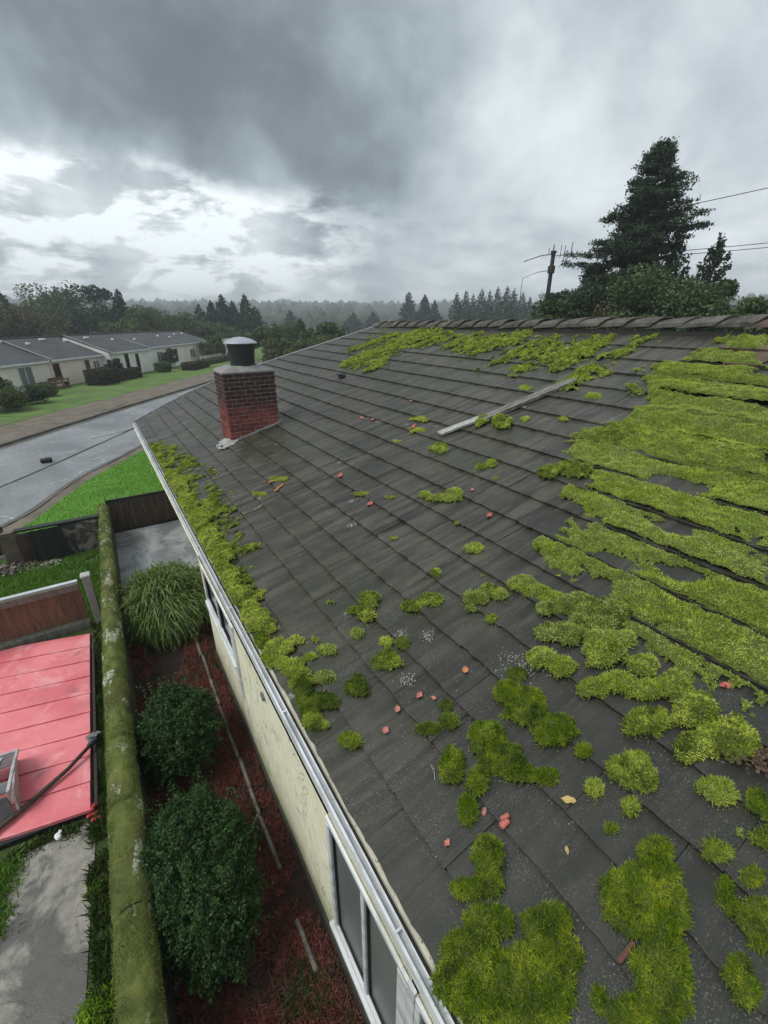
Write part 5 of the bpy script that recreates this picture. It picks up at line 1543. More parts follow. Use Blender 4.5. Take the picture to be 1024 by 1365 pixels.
for k, (x, y, L, w, cu, a, mn, lab) in enumerate(LV):
    o = bpy.data.objects.new('fallen_leaf', leaf_mesh(L, w, cu, k, M[mn])); link(o)
    roof_item(o, x, y, a, .010)
    tag(o, lab, 'leaf', 'fallen leaves scattered over the roof')
o = bpy.data.objects.new('fragment', bpy.data.meshes.new('fragment'))
mb = MB(); mb.box((0, 0, .014), (.066, .040, .028), rz=.5, ch=.008); mb.box((.012, .026, .026), (.060, .026, .024), rz=.25, rx=.3, ch=.008)
o = mb.build('terracotta_fragment', M['red_bit']); roof_item(o, 1.48, .97, -.5, .002)
tag(o, 'split salmon red fragment against a tile edge near the bottom', 'fragment')
mb = MB(); mb.box((0, 0, .012), (.05, .026, .022), rz=.9, ch=.009)
o = mb.build('terracotta_fragment', M['petal']); roof_item(o, 1.45, 1.10, -.4, .002)
tag(o, 'small pale pink fragment up and left of the split one', 'fragment')
mb = MB(); mb.box((0, 0, .01), (.12, .020, .010), rz=0, rx=.5, ch=.003); mb.box((.02, .008, .012), (.07, .012, .006), rx=-.3, ch=.003)
o = mb.build('wood_chip', M['chip']); roof_item(o, 1.52, .25, 1.25 + math.pi / 2 + .3, .02)
tag(o, 'brown wood chip poking out at the edge of the largest moss mat', 'chip')
V, F = leaves_soup(np.column_stack([RG.normal(2.86, .09, 500), RG.normal(.30, .06, 500), rz(2.86) + .03 + RG.uniform(0, .02, 500)]), .03, .4, np.array([0, 0, 1.]))
M['duff'] = mat('brown_duff', f_leaf((.07, .045, .03), (.16, .11, .075)), rough=.9)
tag(np_mesh('needle_litter', V, F, M['duff']), kind='stuff')
o = MB().tube([(0, 0, 0), (.025, .03, .03), (.03, .06, .07)], .002, 5).build('grass_stalk', M['stem_pale']); roof_item(o, 1.33, 1.44, 0, .0)
tag(o, 'short white dry grass stalk beside the oval moss clump', 'stalk')

# timber batten and the bleached board under its lower end (they lie up the slope)
def plank(name, a, b, w, h, m, lab, cat, lift=.035, twist=0.0):
    a3 = Vector((a[0], a[1], rz(a[0]) + lift)); b3 = Vector((b[0], b[1], rz(b[0]) + lift))
    d = (b3 - a3); L = d.length; d.normalize()
    up = Vector((-SLOPE, 0, 1)).normalized(); s_ = up.cross(d).normalized(); up = d.cross(s_)
    mb = MB(); n = 9
    vs = []
    prof = [(-.5, 0), (-.5, .95), (-.47, 1), (-.05, .97), (.0, .78), (.05, .96), (.5, .92), (.5, 0)]
    for i in range(n):
        t = i / (n - 1)
        c = a3 + d * L * t + up * (.004 * math.sin(t * 5))
        vs += [c + s_ * (q * w + rnd.uniform(-.002, .002)) + up * (e * h) for q, e in prof]
    k = len(prof)
    fs = [(i * k + j, i * k + (j + 1) % k, (i + 1) * k + (j + 1) % k, (i + 1) * k + j) for i in range(n - 1) for j in range(k)] + [tuple(range(k))[::-1], tuple((n - 1) * k + j for j in range(k))]
    mb.add(vs, fs)
    return tag(mb.build(name, m), lab, cat)


plank('timber_batten', (5.55, 5.48), (7.62, 5.22), .185, .060, M['batten'], 'long weathered grey timber batten lying up the middle of the roof', 'timber')
plank('bleached_board', (4.84, 5.74), (5.62, 5.58), .165, .038, M['white_board'], 'short bleached white board at the lower end of the grey batten', 'board')
o = moss_obj('batten_moss', lambda x, y: ell_h(x, y, [(5.62, 5.52, .17, -.03, .02, .07), (5.45, 5.38, .16, 0, 0, .08), (5.75, 5.30, .12, 0, 0, .06)], hs=.085, seed=6), 5.2, 6, 5.1, 5.8, .02, 14000, .035, .009, M['moss_bright'])
tag(o, 'little mound of moss where the batten meets the bleached board', 'moss clump')

# ------------------------------------------------------------------ shrubs in the bed
def leaf_shrub(name, c, rad, n, size, m, lab, cat='shrub', seed=0, loc_z=0.0, fq=3.0, amp=.28, flat=.0):
    t = thing(name, lab, cat, (c[0], c[1], 0))
    d = RG.normal(size=(n, 3)); d /= np.linalg.norm(d, axis=1, keepdims=True)
    d[:, 2] = np.where(d[:, 2] < -.55, -d[:, 2], d[:, 2])
    u = vn(d[:, 0] * fq + seed * 3.3 + d[:, 2] * 2, d[:, 1] * fq + d[:, 2] * fq, seed, 3)
    u2 = vn(d[:, 0] * fq * 3 + 5, d[:, 1] * fq * 3 + d[:, 2] * 7, seed + 4, 2)
    r = (1 - amp / 2 + amp * u * 1.2) * (1 - .22 * u2)
    r *= 1 - np.abs(RG.normal(0, .11, n))
    P = np.stack([d[:, 0] * rad[0] * r, d[:, 1] * rad[1] * r, c[2] + d[:, 2] * rad[2] * r], 1)
    P = P[P[:, 2] > .02]
    ns_ = 170
    ii = RG.integers(0, len(P), ns_)
    out = P[ii] - np.array([0, 0, c[2] * .6]); out /= np.linalg.norm(out, axis=1, keepdims=True)
    out += RG.normal(0, .35, (ns_, 3)); out[:, 2] += .25
    tt2 = RG.random((ns_, 26, 1))
    S_ = P[ii][:, None, :] + out[:, None, :] * tt2 * RG.uniform(.06, .17, (ns_, 1, 1)) + RG.normal(0, .012, (ns_, 26, 3))
    P = np.concatenate([P, S_.reshape(-1, 3)])
    V, F = leaves_soup(P, size, .35, P - np.array([0, 0, c[2]]))
    np_mesh('foliage', V, F, m, t)
    mb = MB()
    for k in range(9):
        a = k * .7 + seed; b = rnd.uniform(.3, .75)
        mb.tube([(0.02 * math.cos(a), .02 * math.sin(a), 0), (rad[0] * .3 * math.cos(a), rad[1] * .3 * math.sin(a), c[2] * .6), (rad[0] * b * math.cos(a), rad[1] * b * math.sin(a), c[2] * 1.2)], [.018, .012, .005], 5)
    mb.build('stem', M['bark'], t)
    return t


leaf_shrub('shrub', (-.07, 4.42, .46), (.47, .58, .46), 36000, .030, M['shrub'], 'rounded dark green shrub in the bed, beyond the larger one', seed=2, amp=.42, fq=3.4)
leaf_shrub('shrub', (-.17, 2.72, .50), (.50, .80, .54), 56000, .026, M['shrub'], 'larger dark green leafy shrub in the bed, nearest the camera', seed=5, amp=.45, fq=3.6)

# weeping plant: strands arch up and hang down
wp = thing('weeping_shrub', 'drooping grassy green shrub hanging in long strands beside the wet slab', 'shrub', (.22, 7.45, 0))
ns, sg = 5200, 7
a = RG.uniform(0, 2 * np.pi, ns); R_ = (np.sqrt(RG.uniform(0, 1, ns)) * .66 + .10) * (.72 + .55 * vn(np.cos(a) * 2.2 + 5, np.sin(a) * 2.2 + 5, 6, 3))
o_ = RG.normal(0, .12, (ns, 2))
top = RG.uniform(.55, 1.0, ns) * (.75 + .5 * vn(np.cos(a) * R_ * 6 + 9, np.sin(a) * R_ * 6 + 9, 3, 2)) * (1 - .28 * (R_ / .72) ** 2)
drop = RG.uniform(.25, .75, ns)
tt = np.linspace(0, 1, sg)[None, :]
rx_ = R_[:, None] * (1 - (1 - tt) ** 2.2)
zz_ = .42 + (top[:, None] - .42) * np.sin(np.minimum(tt * 1.9, 1) * np.pi / 2) - drop[:, None] * np.clip(tt - .42, 0, 1) ** 1.35 * 1.25
zz_ = np.maximum(zz_, .05)
sx = o_[:, :1] + rx_ * np.cos(a)[:, None] * .98; sy = o_[:, 1:] + rx_ * np.sin(a)[:, None] * 1.10
sx += .05 * np.sin(tt * 6 + a[:, None] * 7) * tt; sy += .05 * np.cos(tt * 5 + a[:, None] * 5) * tt
C = np.stack([sx, sy, zz_], -1)
wdt = (.011 * (1 - tt * .75))[..., None] * np.ones((ns, 1, 1))
sd = np.stack([-np.sin(a), np.cos(a), np.zeros(ns)], -1)[:, None, :] * wdt
V = np.stack([C - sd, C + sd + np.array([0, 0, .004])], 2).reshape(-1, 3)
base = (np.arange(ns)[:, None] * sg + np.arange(sg - 1)[None, :]).ravel() * 2
F = np.stack([base, base + 1, base + 3, base + 2], 1)
np_mesh('strands', V, F, M['weeping'], wp)
# side leaflets along the strands
k = RG.integers(0, ns, 46000); q = RG.integers(1, sg - 1, 46000); f_ = RG.random((46000, 1))
P = C[k, q] * (1 - f_) + C[k, q + 1] * f_
Dv = (C[k, q + 1] - C[k, q]) * 6 + RG.normal(0, .5, (46000, 3)) * [1, 1, .5]
V, F = blades(P, Dv + 1e-4, .060 * RG.uniform(.5, 1.2, 46000), .013, .3)
np_mesh('leaflets', V, F, M['weeping'], wp)
MB().tube([(0, 0, 0), (.02, .0, .3), (0, 0, .6)], [.05, .04, .02], 8).build('trunk', M['bark'], wp)

# ------------------------------------------------------------------ trees
def branch_tree(h, r, seed, kind, n_leaf, size):
    """returns (trunk MB, leaf points). kind: 'fir' or 'round'"""
    r0 = random.Random(seed); rg = np.random.default_rng(seed)
    mb = MB(); pts = []
    lean = r0.uniform(-.02, .02) * h
    tr = h * .013 + .03
    mb.tube([(0, 0, 0), (lean * .3, 0, h * .4), (lean, 0, h * (.97 if kind == 'fir' else .62))], [tr, tr * .7, tr * .12], 7)
    if kind == 'fir':
        nb = int(60 + h * 3.2); bs = []
        for k in range(nb):
            t = (k + r0.random()) / nb
            z = h * (.07 + .92 * t)
            L = r * (1 - t) ** .82 * r0.uniform(.62, 1.12) + .03 * h * (1 - t) * .5 + .12
            a = k * 2.4 + r0.uniform(-.5, .5)
            dr = L * (.18 - .45 * (1 - t)) * r0.uniform(.6, 1.2)
            bs.append((t, z, L, a, dr))
            mb.tube([(lean * t, 0, z), (lean * t + L * .9 * math.cos(a), L * .9 * math.sin(a), z + dr)], [tr * .28 * (1 - t) + .01, .006], 4, cap=False)
        w = np.array([b[2] ** 1.3 for b in bs]); w /= w.sum()
        ci = rg.choice(len(bs), n_leaf, p=w)
        B = np.array(bs)[ci]
        u = rg.uniform(.08, 1.02, n_leaf) ** .75
        side = rg.normal(0, .20, n_leaf) * B[:, 2] * (1.15 - u) * .9
        x = lean * B[:, 0] + B[:, 2] * u * np.cos(B[:, 3]) - side * np.sin(B[:, 3])
        y = B[:, 2] * u * np.sin(B[:, 3]) + side * np.cos(B[:, 3])
        z = B[:, 1] + B[:, 4] * u ** 1.2 - np.abs(rg.normal(0, .055, n_leaf)) * B[:, 2] + rg.normal(0, max(.02 * r, .13), n_leaf)
        return mb, np.stack([x, y, z], 1)
    # round crown out of many leaf masses
    cl = []
    for k in range(int(30)):
        a = r0.uniform(0, 6.28); q = math.sqrt(r0.random()) * r * .78; z = h * r0.uniform(.28, .88)
        env = math.sin(math.pi * min(1, (z / h - .10) / .92)) ** .6
        x, y = q * env * math.cos(a), q * env * math.sin(a)
        cl.append((x, y, z, r * r0.uniform(.20, .42)))
        mb.tube([(lean * .5, 0, h * .25), (x * .5, y * .5, z * .75), (x, y, z)], [tr * .35, tr * .2, .01], 4, cap=False)
    cl = np.array(cl)
    ci = rg.integers(0, len(cl), n_leaf)
    d = rg.normal(size=(n_leaf, 3)); d /= np.linalg.norm(d, axis=1, keepdims=True)
    rr_ = cl[ci, 3:4] * (1 - np.abs(rg.normal(0, .22, (n_leaf, 1))))
    return mb, cl[ci, :3] + d * rr_ * [1, 1, .8]


tree_cache = {}
def tree(lab, kind, az, dist, h, r, m, n=5200, size=None, seed=0, group=None, name=None, z0=None, cat='tree'):
    a = math.radians(az); x, y = dist * math.sin(a), dist * math.cos(a)
    gz = float(ground_h(np.array(x), np.array(y))) - .1 if z0 is None else z0
    key = (kind, seed, m, n)
    if key not in tree_cache:
        mb, P = branch_tree(10.0, 10.0 * r / h, seed, kind, n, .3)
        s_ = (size or .34) * 10.0 / h
        V, F = leaves_soup(P, s_, .15 if kind == 'fir' else 0.0, np.array([0, 0, 1.]))
        tr_o = mb.build('trunk', M['bark'])
        cr_o = np_mesh('crown', V, F, M[m])
        tree_cache[key] = (tr_o.data, cr_o.data, r / h)
        bpy.data.objects.remove(tr_o); bpy.data.objects.remove(cr_o)
    td, cd, ratio = tree_cache[key]
    t = thing(name or ('fir_tree' if kind == 'fir' else 'broadleaf_tree'), lab, cat, (x, y, gz), rnd.uniform(0, 6.28), group)
    sx_ = (r / h) / ratio
    for nm, dt in (('trunk', td), ('crown', cd)):
        o = bpy.data.objects.new(nm, dt); link(o, t)
    t.scale = (h / 10 * sx_, h / 10 * sx_, h / 10)
    return t


def hh(az, dist, el):      # tree height for a top seen at elevation el from the camera
    x, y = dist * math.sin(math.radians(az)), dist * math.cos(math.radians(az))
    return CAM_H + dist * math.tan(math.radians(el)) - float(ground_h(np.array(x), np.array(y)))

# the tall fir behind the ridge with its undergrowth
def big_fir():
    r0 = random.Random(5); rg = np.random.default_rng(5)
    D_ = 31.0; a = math.radians(59.4)
    h = CAM_H + D_ * math.tan(math.radians(14.9))
    t = thing('fir_tree', 'tall ragged dark fir rising above the ridge, sky showing through its crown', 'tree', (D_ * math.sin(a), D_ * math.cos(a), 0))
    # local frame: u = across the view (to the right), v = away
    ux, uy = math.cos(a), -math.sin(a); vx, vy = math.sin(a), math.cos(a)
    def W3(u, v, z): return (ux * u + vx * v, uy * u + vy * v, z)
    mb = MB()
    mb.tube([W3(-.6, 0, 0), W3(-.35, 0, h * .35), W3(.0, 0, h * .62), W3(.25, 0, h * .985)], [.30, .24, .14, .015], 10)
    # a second leader on the left
    mb.tube([W3(-.6, 0, h * .25), W3(-1.9, .2, h * .42), W3(-2.05, .2, h * .60)], [.16, .10, .02], 8)
    bs = []
    prof = [(.26, 6.2, 5.2), (.40, 4.8, 4.2), (.47, 4.3, 3.4), (.55, 3.5, 2.8), (.62, 3.2, 2.6), (.70, 2.5, 2.9), (.78, 2.1, 2.2), (.86, 1.4, 1.6), (.93, .9, 1.0), (.99, .25, .25)]
    zt_ = [p_[0] for p_ in prof]; lw = [p_[1] for p_ in prof]; rw = [p_[2] for p_ in prof]
    for k in range(230):
        tt_ = .24 + .75 * ((k + r0.random()) / 230) ** .95
        b = k * 2.399 + r0.uniform(-.4, .4)
        cu = math.cos(b)
        W_ = np.interp(tt_, zt_, lw) if cu < 0 else np.interp(tt_, zt_, rw)
        L = W_ * r0.uniform(.45, 1.18) if r0.random() > .18 else W_ * .35
        if .40 < tt_ < .60 and r0.random() < (.40 if cu < 0 else .15): continue       # gaps low on the left
        c0 = np.interp(tt_, [0, .35, .62, 1], [-.6, -.35, 0, .25])
        bs.append((c0, tt_ * h, L, b, L * (.30 if tt_ > .8 else .05) * r0.uniform(-.4, 1.6)))
    for k in range(46):
        tt_ = .34 + .26 * k / 46; b = k * 2.399
        L = (1.25 * (1 - (tt_ - .34) / .30) + .25) * r0.uniform(.6, 1.1)
        bs.append((-1.95, tt_ * h, L, b, -.08 * L))
    P = []
    for c0, z, L, b, dr in bs:
        cu, cv = math.cos(b), math.sin(b)
        mb.tube([W3(c0, 0, z), W3(c0 + L * .5 * cu, L * .5 * cv, z + dr * .3), W3(c0 + L * .95 * cu, L * .95 * cv, z + dr)], [.045, .025, .008], 4, cap=False)
        ntw = int(6 + L * 9)
        for q in range(ntw):                        # twigs off the branch, each with a spray
            u_ = r0.uniform(.22, 1.0)
            sd_ = r0.choice((-1, 1)) * r0.uniform(.15, .55) * (1.15 - u_) * min(L, 1.6)
            bx, by, bz = c0 + L * u_ * cu - sd_ * cv, L * u_ * cv + sd_ * cu, z + dr * u_ ** 1.3 - abs(sd_) * .22
            m_ = 24
            g_ = rg.normal(0, 1, (m_, 3)) * [.14, .14, .07]
            g_[:, 2] -= np.abs(rg.normal(0, .05, m_))
            P.append(np.array(W3(bx, by, bz)) + g_)
    mb.build('trunk', M['bark'], t)
    P = np.concatenate(P)
    uu = P[:, 0] * ux + P[:, 1] * uy; vv_ = P[:, 0] * vx + P[:, 1] * vy
    P = P[(vn(uu * .85 + 40, P[:, 2] * .95, 3, 3) > .385) | (vn(vv_ * .8, P[:, 2] * .8 + 9, 8, 2) > .60)]
    V, F = leaves_soup(P, .135, .1, np.array([0, 0, 1.]))
    np_mesh('crown', V, F, M['fir'], t)
big_fir()
UG = 'trees and bushes at the foot of the tall fir'
tree('small pointed fir at the right shoulder of the tall fir', 'fir', 66.3, 32.5, hh(66.3, 32.5, 7.6), 2.5, 'fir', 16000, .20, 31, UG)
tree('slim dark fir just right of the tall trunk, half hidden', 'fir', 62.6, 33.5, hh(62.6, 33.5, 8.2), 2.8, 'fir', 16000, .20, 32, UG)
tree('light green bush at the left foot of the tall fir', 'round', 52.6, 29, hh(52.6, 29, 3.7), 1.9, 'evergreen', 9000, .20, 41, UG)
tree('broad dark bush under the left branches of the tall fir', 'round', 55.6, 29.5, hh(55.6, 29.5, 4.8), 2.5, 'fir', 10000, .20, 42, UG)
tree('full green bush in front of the tall trunk', 'round', 61.3, 27.5, hh(61.3, 27.5, 5.9), 2.9, 'evergreen', 13000, .19, 43, UG)
tree('rounded bush below the small pointed fir', 'round', 66.0, 28, hh(66, 28, 5.2), 2.5, 'evergreen', 10000, .19, 44, UG)
tree('low russet tinted bush under the middle of the tall fir', 'round', 58.6, 26.5, hh(58.6, 26.5, 3.6), 1.9, 'autumn', 9000, .18, 45, UG)
tree('evergreen bush closing the row right of the rounded one', 'round', 68.4, 27, hh(68.4, 27, 3.9), 2.1, 'evergreen', 8000, .18, 48, UG)
tree('dark bush between the left green bush and the tall fir', 'round', 54.2, 32, hh(54.2, 32, 4.0), 2.3, 'fir', 9000, .19, 49, UG)
tree('leafy tree cut off by the right picture edge', 'round', 71.9, 24, hh(71.9, 24, 3.8), 1.6, 'evergreen', 8000, .18, 46, UG)
tree('reddish brown bush at the right edge above the brown ridge caps', 'round', 70.2, 25, hh(70.2, 25, 2.2), 1.1, 'autumn', 7000, .17, 47, UG)

# belt of trees behind the houses and down the valley
BG = 'trees standing behind the houses'
T = [  # label, kind, az, dist, el, radius, material, seed
 ('dark conifer at the far left edge behind the houses', 'fir', -5.9, 92, 2.9, 4.5, 'bluefir', 1),
 ('dark crowned broad tree second from the left edge', 'round', -3.6, 96, 2.7, 7, 'broad', 11),
 ('tall green broad tree left of the big round topped one', 'round', -1.6, 98, 3.0, 6.5, 'evergreen', 12),
 ('russet tree low at the left edge in front of the conifers', 'round', -6.2, 80, 1.2, 6, 'autumn', 13),
 ('russet brown tree below the tall green broad tree', 'round', -3.2, 82, .7, 6, 'autumn', 14),
 ('narrow dark conifer between green tree and the big one', 'fir', -.1, 84, 1.0, 2.6, 'bluefir', 2),
 ('big round topped dark conifer tallest behind the houses', 'round', 1.7, 88, 3.5, 4.4, 'bluefir', 15),
 ('slim conifer just right of the big round topped one', 'fir', 3.9, 86, 2.9, 2.9, 'bluefir', 3),
 ('olive tree at the foot of the slim conifer', 'round', 2.9, 76, -.2, 3.2, 'broad', 16),
 ('olive broad tree above the second house roof', 'round', 5.4, 84, 1.2, 4.2, 'broad', 17),
 ('olive green tree above the third house roof', 'round', 7.4, 86, 1.0, 4.2, 'broad', 11),
 ('low olive tree between third and fourth house roof', 'round', 9.3, 90, .5, 4.5, 'broad', 12),
 ('blue dark tree further off behind the olive belt', 'round', 6.4, 150, 1.35, 5, 'bluefir', 15),
 ('pointed conifer first of the chimney row', 'fir', 11.6, 100, 1.6, 3.2, 'bluefir', 1),
 ('pointed conifer second of the chimney row', 'fir', 12.9, 108, 1.9, 3.4, 'bluefir', 2),
 ('tall conifer third of the chimney row', 'fir', 14.1, 100, 2.6, 3.6, 'bluefir', 3),
 ('conifer filling the gap between the two tall ones', 'fir', 15.2, 106, 1.9, 3.4, 'bluefir', 4),
 ('tall sharp conifer straight above the chimney', 'fir', 16.6, 98, 2.65, 3.6, 'bluefir', 5),
 ('dark conifer just right of the one above the chimney', 'fir', 17.7, 104, 1.4, 3.6, 'bluefir', 1),
 ('olive tree below the conifers left of the chimney', 'round', 11.9, 88, -.2, 3.5, 'broad', 16),
 ('pale olive tree between chimney cowl and conifer row', 'round', 14.0, 88, -.7, 3.4, 'broad', 17),
 ('olive bush just right of the chimney cowl', 'round', 18.6, 62, -.9, 2.8, 'broad', 13),
 ('green tree right of the chimney, taller than its neighbours', 'round', 20.6, 60, -.3, 2.6, 'evergreen', 12),
 ('pointed green tree halfway from chimney to ridge end', 'fir', 22.6, 62, .1, 2.4, 'evergreen', 2),
 ('dark green bush beside the pointed green tree', 'round', 24.2, 58, -.9, 2.4, 'broad', 14),
 ('bright green round tree above the rake of the roof', 'round', 25.8, 56, -.2, 2.4, 'evergreen', 15),
 ('dark leafy tree nearest the ridge end', 'round', 27.4, 60, -.3, 2.4, 'broad', 11),
 ('low bush between chimney cowl and green tree', 'round', 19.6, 50, -2.0, 2.2, 'broad', 16),
 ('low bush under the pointed green tree', 'round', 22.9, 48, -2.2, 2.4, 'broad', 17),
 ('low olive bush near the rake of the roof', 'round', 25.4, 47, -2.0, 2.3, 'broad', 12),
 ('lone slim conifer far off right of the chimney', 'fir', 21.6, 190, 1.0, 5, 'bluefir', 3),
 ('far dark conifer in the valley left of the ridge end', 'fir', 29.0, 180, .7, 6, 'bluefir', 4),
 ('far dark conifer in the valley, nearer the ridge end', 'fir', 31.4, 190, .8, 6, 'bluefir', 5),
 ('hazy conifer, left one of the trio beyond the ridge end', 'fir', 35.6, 165, 3.0, 5.5, 'bluefir', 1),
 ('hazy conifer, middle one of the trio beyond the ridge end', 'fir', 37.5, 170, 2.6, 5.0, 'bluefir', 2),
 ('hazy conifer, right one of the trio beyond the ridge end', 'fir', 38.7, 168, 2.1, 4.5, 'bluefir', 4),
]
for lab, kind, az, dist, el, r, m, sd in T:
    tree(lab, kind, az, dist, hh(az, dist, el), r, m, 5600, .5 if dist > 120 else .44, sd, BG if az < 18 else 'trees in the valley beyond the roof')
els = [2.9, 3.1, 2.7, 3.3, 3.0, 3.45, 3.5, 3.2, 2.9, 2.3]
for k, el in enumerate(els):
    az = 41.3 + k * .92
    pos_ = ['first', 'second', 'third', 'fourth', 'fifth', 'sixth', 'seventh', 'eighth', 'ninth', 'last'][k]
    tree(f'{pos_} from the left in the row of hazy conifers left of the pole', 'fir', az, 130 + 9 * (k % 3), hh(az, 130 + 9 * (k % 3), el), 3.6, 'bluefir', 3600, .45, 1 + k % 5, 'row of hazy conifers beyond the ridge')
tree('low hazy tree just behind the utility pole', 'round', 50.6, 110, hh(50.6, 110, .9), 4, 'broad', 3600, .42, 12, 'row of hazy conifers beyond the ridge')

# far wood on the hills: one mass of small crowns
n = 30000
aa_ = np.radians(RG.uniform(-20, 85, n)); dd_ = 260 + 1000 * RG.random(n) ** .8
fx_, fy_ = dd_ * np.sin(aa_), dd_ * np.cos(aa_)
kp = vn(fx_ / 90, fy_ / 90, 5, 3) > .40
fx_, fy_ = fx_[kp], fy_[kp]; n = len(fx_)
gz = ground_h(fx_, fy_)
hh_ = RG.uniform(3.5, 8, n) * (1 + .7 * (RG.random(n) > .93)); ww_ = hh_ * RG.uniform(.22, .75, n)
ks = 6
an = np.arange(ks) / ks * 2 * np.pi
def ring(rf, zf, ph): 
    jit = RG.uniform(.7, 1.3, (n, ks))
    return np.stack([fx_[:, None] + ww_[:, None] * rf * jit * np.cos(an + ph), fy_[:, None] + ww_[:, None] * rf * jit * np.sin(an + ph), (gz + hh_ * zf)[:, None] + 0 * jit], -1)
VV = np.concatenate([ring(.75, .0, 0), ring(1.0, .30, .3), ring(.62, .66, .6), np.stack([fx_, fy_, gz + hh_], -1)[:, None, :]], 1)
nv = 3 * ks + 1
tf = []
for L_ in range(2):
    for j in range(ks):
        a_, b_ = L_ * ks + j, L_ * ks + (j + 1) % ks
        tf += [(a_, b_, b_ + ks), (a_, b_ + ks, a_ + ks)]
for j in range(ks): tf.append((2 * ks + j, 2 * ks + (j + 1) % ks, 3 * ks))
F = (np.arange(n)[:, None, None] * nv + np.array(tf)[None]).reshape(-1, 3)
tag(np_mesh('far_woodland', VV.reshape(-1, 3), F, M['forest']), kind='stuff')

# ------------------------------------------------------------------ row of bungalows across the road
O_ = Vector((-4.39, 41.0)); dU = Vector((.615, .788)); dW = Vector((.788, -.615))   # along the row / towards the road
HA = math.atan2(dU.y, dU.x)
HG = 'row of attached bungalows across the road'
def bungalow(u0, L, off, ez, rzz, wallm, lab, fa, vents=3, depth=7.6):
    """local x = along the row, local -y = towards the road"""
    p = O_ + dU * u0 + dW * off
    t = thing('bungalow', lab, 'house', (p.x, p.y, .1), HA, HG)
    mb = MB()
    mb.add([(0, 0, 0), (L, 0, 0), (L, 0, ez), (0, 0, ez)], [(0, 1, 2, 3)])
    mb.add([(0, depth, 0), (L, depth, 0), (L, depth, ez), (0, depth, ez)], [(3, 2, 1, 0)])
    for x in (0, L):
        mb.add([(x, 0, 0), (x, depth, 0), (x, depth, ez), (x, depth / 2, rzz - .05), (x, 0, ez)], [(0, 1, 2, 3, 4)])
    mb.build('wall', M[wallm], t)
    s_ = (rzz - ez) / (depth / 2)
    e = .16; th = .09
    mb = MB(); q = L - .004
    for sg_ in (0, 1):
        def y_(v): return v if sg_ == 0 else depth - v
        a = [(0, y_(-e), ez - e * s_), (q, y_(-e), ez - e * s_), (q, y_(depth / 2), rzz), (0, y_(depth / 2), rzz)]
        mb.add([(x, y, z + th) for x, y, z in a] + a, [(0, 1, 2, 3), (4, 7, 6, 5), (0, 4, 5, 1), (1, 5, 6, 2), (3, 7, 4, 0)])
    rf = mb.build('roof', M['house_roof'], t)
    MB().box((L / 2, -e - .03, ez - e * s_ + .02), (L - .02, .05, .13)).build('fascia', M['white'], t)
    # raised pale verge strip where the roofs step
    n_ = 5
    MB().tube([(.03, -e + (depth / 2 + e) * k / n_, ez - e * s_ + th + .03 + (rzz - ez + e * s_) * k / n_) for k in range(n_ + 1)], .035, 5).build('verge_strip', M['cement'], rf)
    for k in range(vents):
        vy = depth / 2 * rnd.uniform(.35, .85); vx = L * (k + rnd.uniform(.3, .8)) / vents
        vz = ez + vy * s_ + th
        mb = MB(); mb.box((vx, vy, vz + .08), (rnd.choice((.18, .3, .55)), .22, .16), ch=.03)
        mb.build('roof_vent', M['white_house'], rf)
    MB().box((L / 2, depth / 2, rzz + th + .02), (L - .02, .22, .07), ch=.02).build('ridge_strip', M['house_roof'], rf)
    for f in fa:
        kind, x, w, z0, z1 = f
        fr = MB(); b = .06
        for c, d in (((x + w / 2, -.03, z1 - b / 2), (w, .07, b)), ((x + w / 2, -.03, z0 + b / 2), (w, .07, b)), ((x + b / 2, -.03, (z0 + z1) / 2), (b, .072, z1 - z0 - 2 * b)), ((x + w - b / 2, -.03, (z0 + z1) / 2), (b, .072, z1 - z0 - 2 * b))):
            fr.box(c, d)
        if kind == 'window': fr.box((x + w / 2, -.03, (z0 + z1) / 2), (.04, .06, z1 - z0 - 2 * b))
        fo = fr.build('window' if kind != 'door' else 'door', M['white'] if kind != 'dark' else M['brown_paint'], t)
        MB().box((x + w / 2, -.012, (z0 + z1) / 2), (w - 2 * b, .02, z1 - z0 - 2 * b)).build('pane', M['brown_paint'] if kind == 'door' else (M['pane'] if kind == 'window' else M['dark_pane']), fo)
    return t


bungalow(-14, 12.3, -.6, 1.75, 3.22, 'cream_house', 'bungalow at the left picture edge, mostly hidden by bushes', [('window', 9, 1.6, .5, 1.5)], 3)
bungalow(-1.7, 4.4, 0, 1.92, 3.36, 'cream_house', 'cream bungalow with a tall curtained window', [('window', 1.55, 1.25, .22, 1.72)], 3)
bungalow(2.7, 5.8, .2, 1.96, 3.36, 'pink_house', 'rosy walled bungalow with a brown window, behind the clipped brown hedge', [('dark', .12, .62, .72, 1.72), ('door', 3.4, .7, .1, 1.75), ('window', 4.4, .8, .6, 1.6)], 3)
bungalow(8.5, 6.0, .9, 2.10, 3.42, 'white_house', 'pale bungalow with two slim dark windows, beside the rosy one', [('dark', 2.0, .5, .4, 1.9), ('dark', 3.6, .45, .5, 1.8)], 2)
bungalow(14.5, 7.0, .7, 2.2, 3.40, 'white_house', 'pale bungalow with a round dark tree in front', [('window', 1.5, 1.0, .6, 1.7), ('dark', 5.0, .5, .5, 1.8)], 2)
bungalow(21.5, 6.8, .6, 2.2, 3.32, 'cream_house', 'farthest bungalow, behind the pair of little garden trees', [('window', 1.5, 1.2, .6, 1.6), ('window', 4.2, 1.0, .6, 1.6)], 3)

def at_row(u, w): 
    p = O_ + dU * u + dW * w
    return p.x, p.y
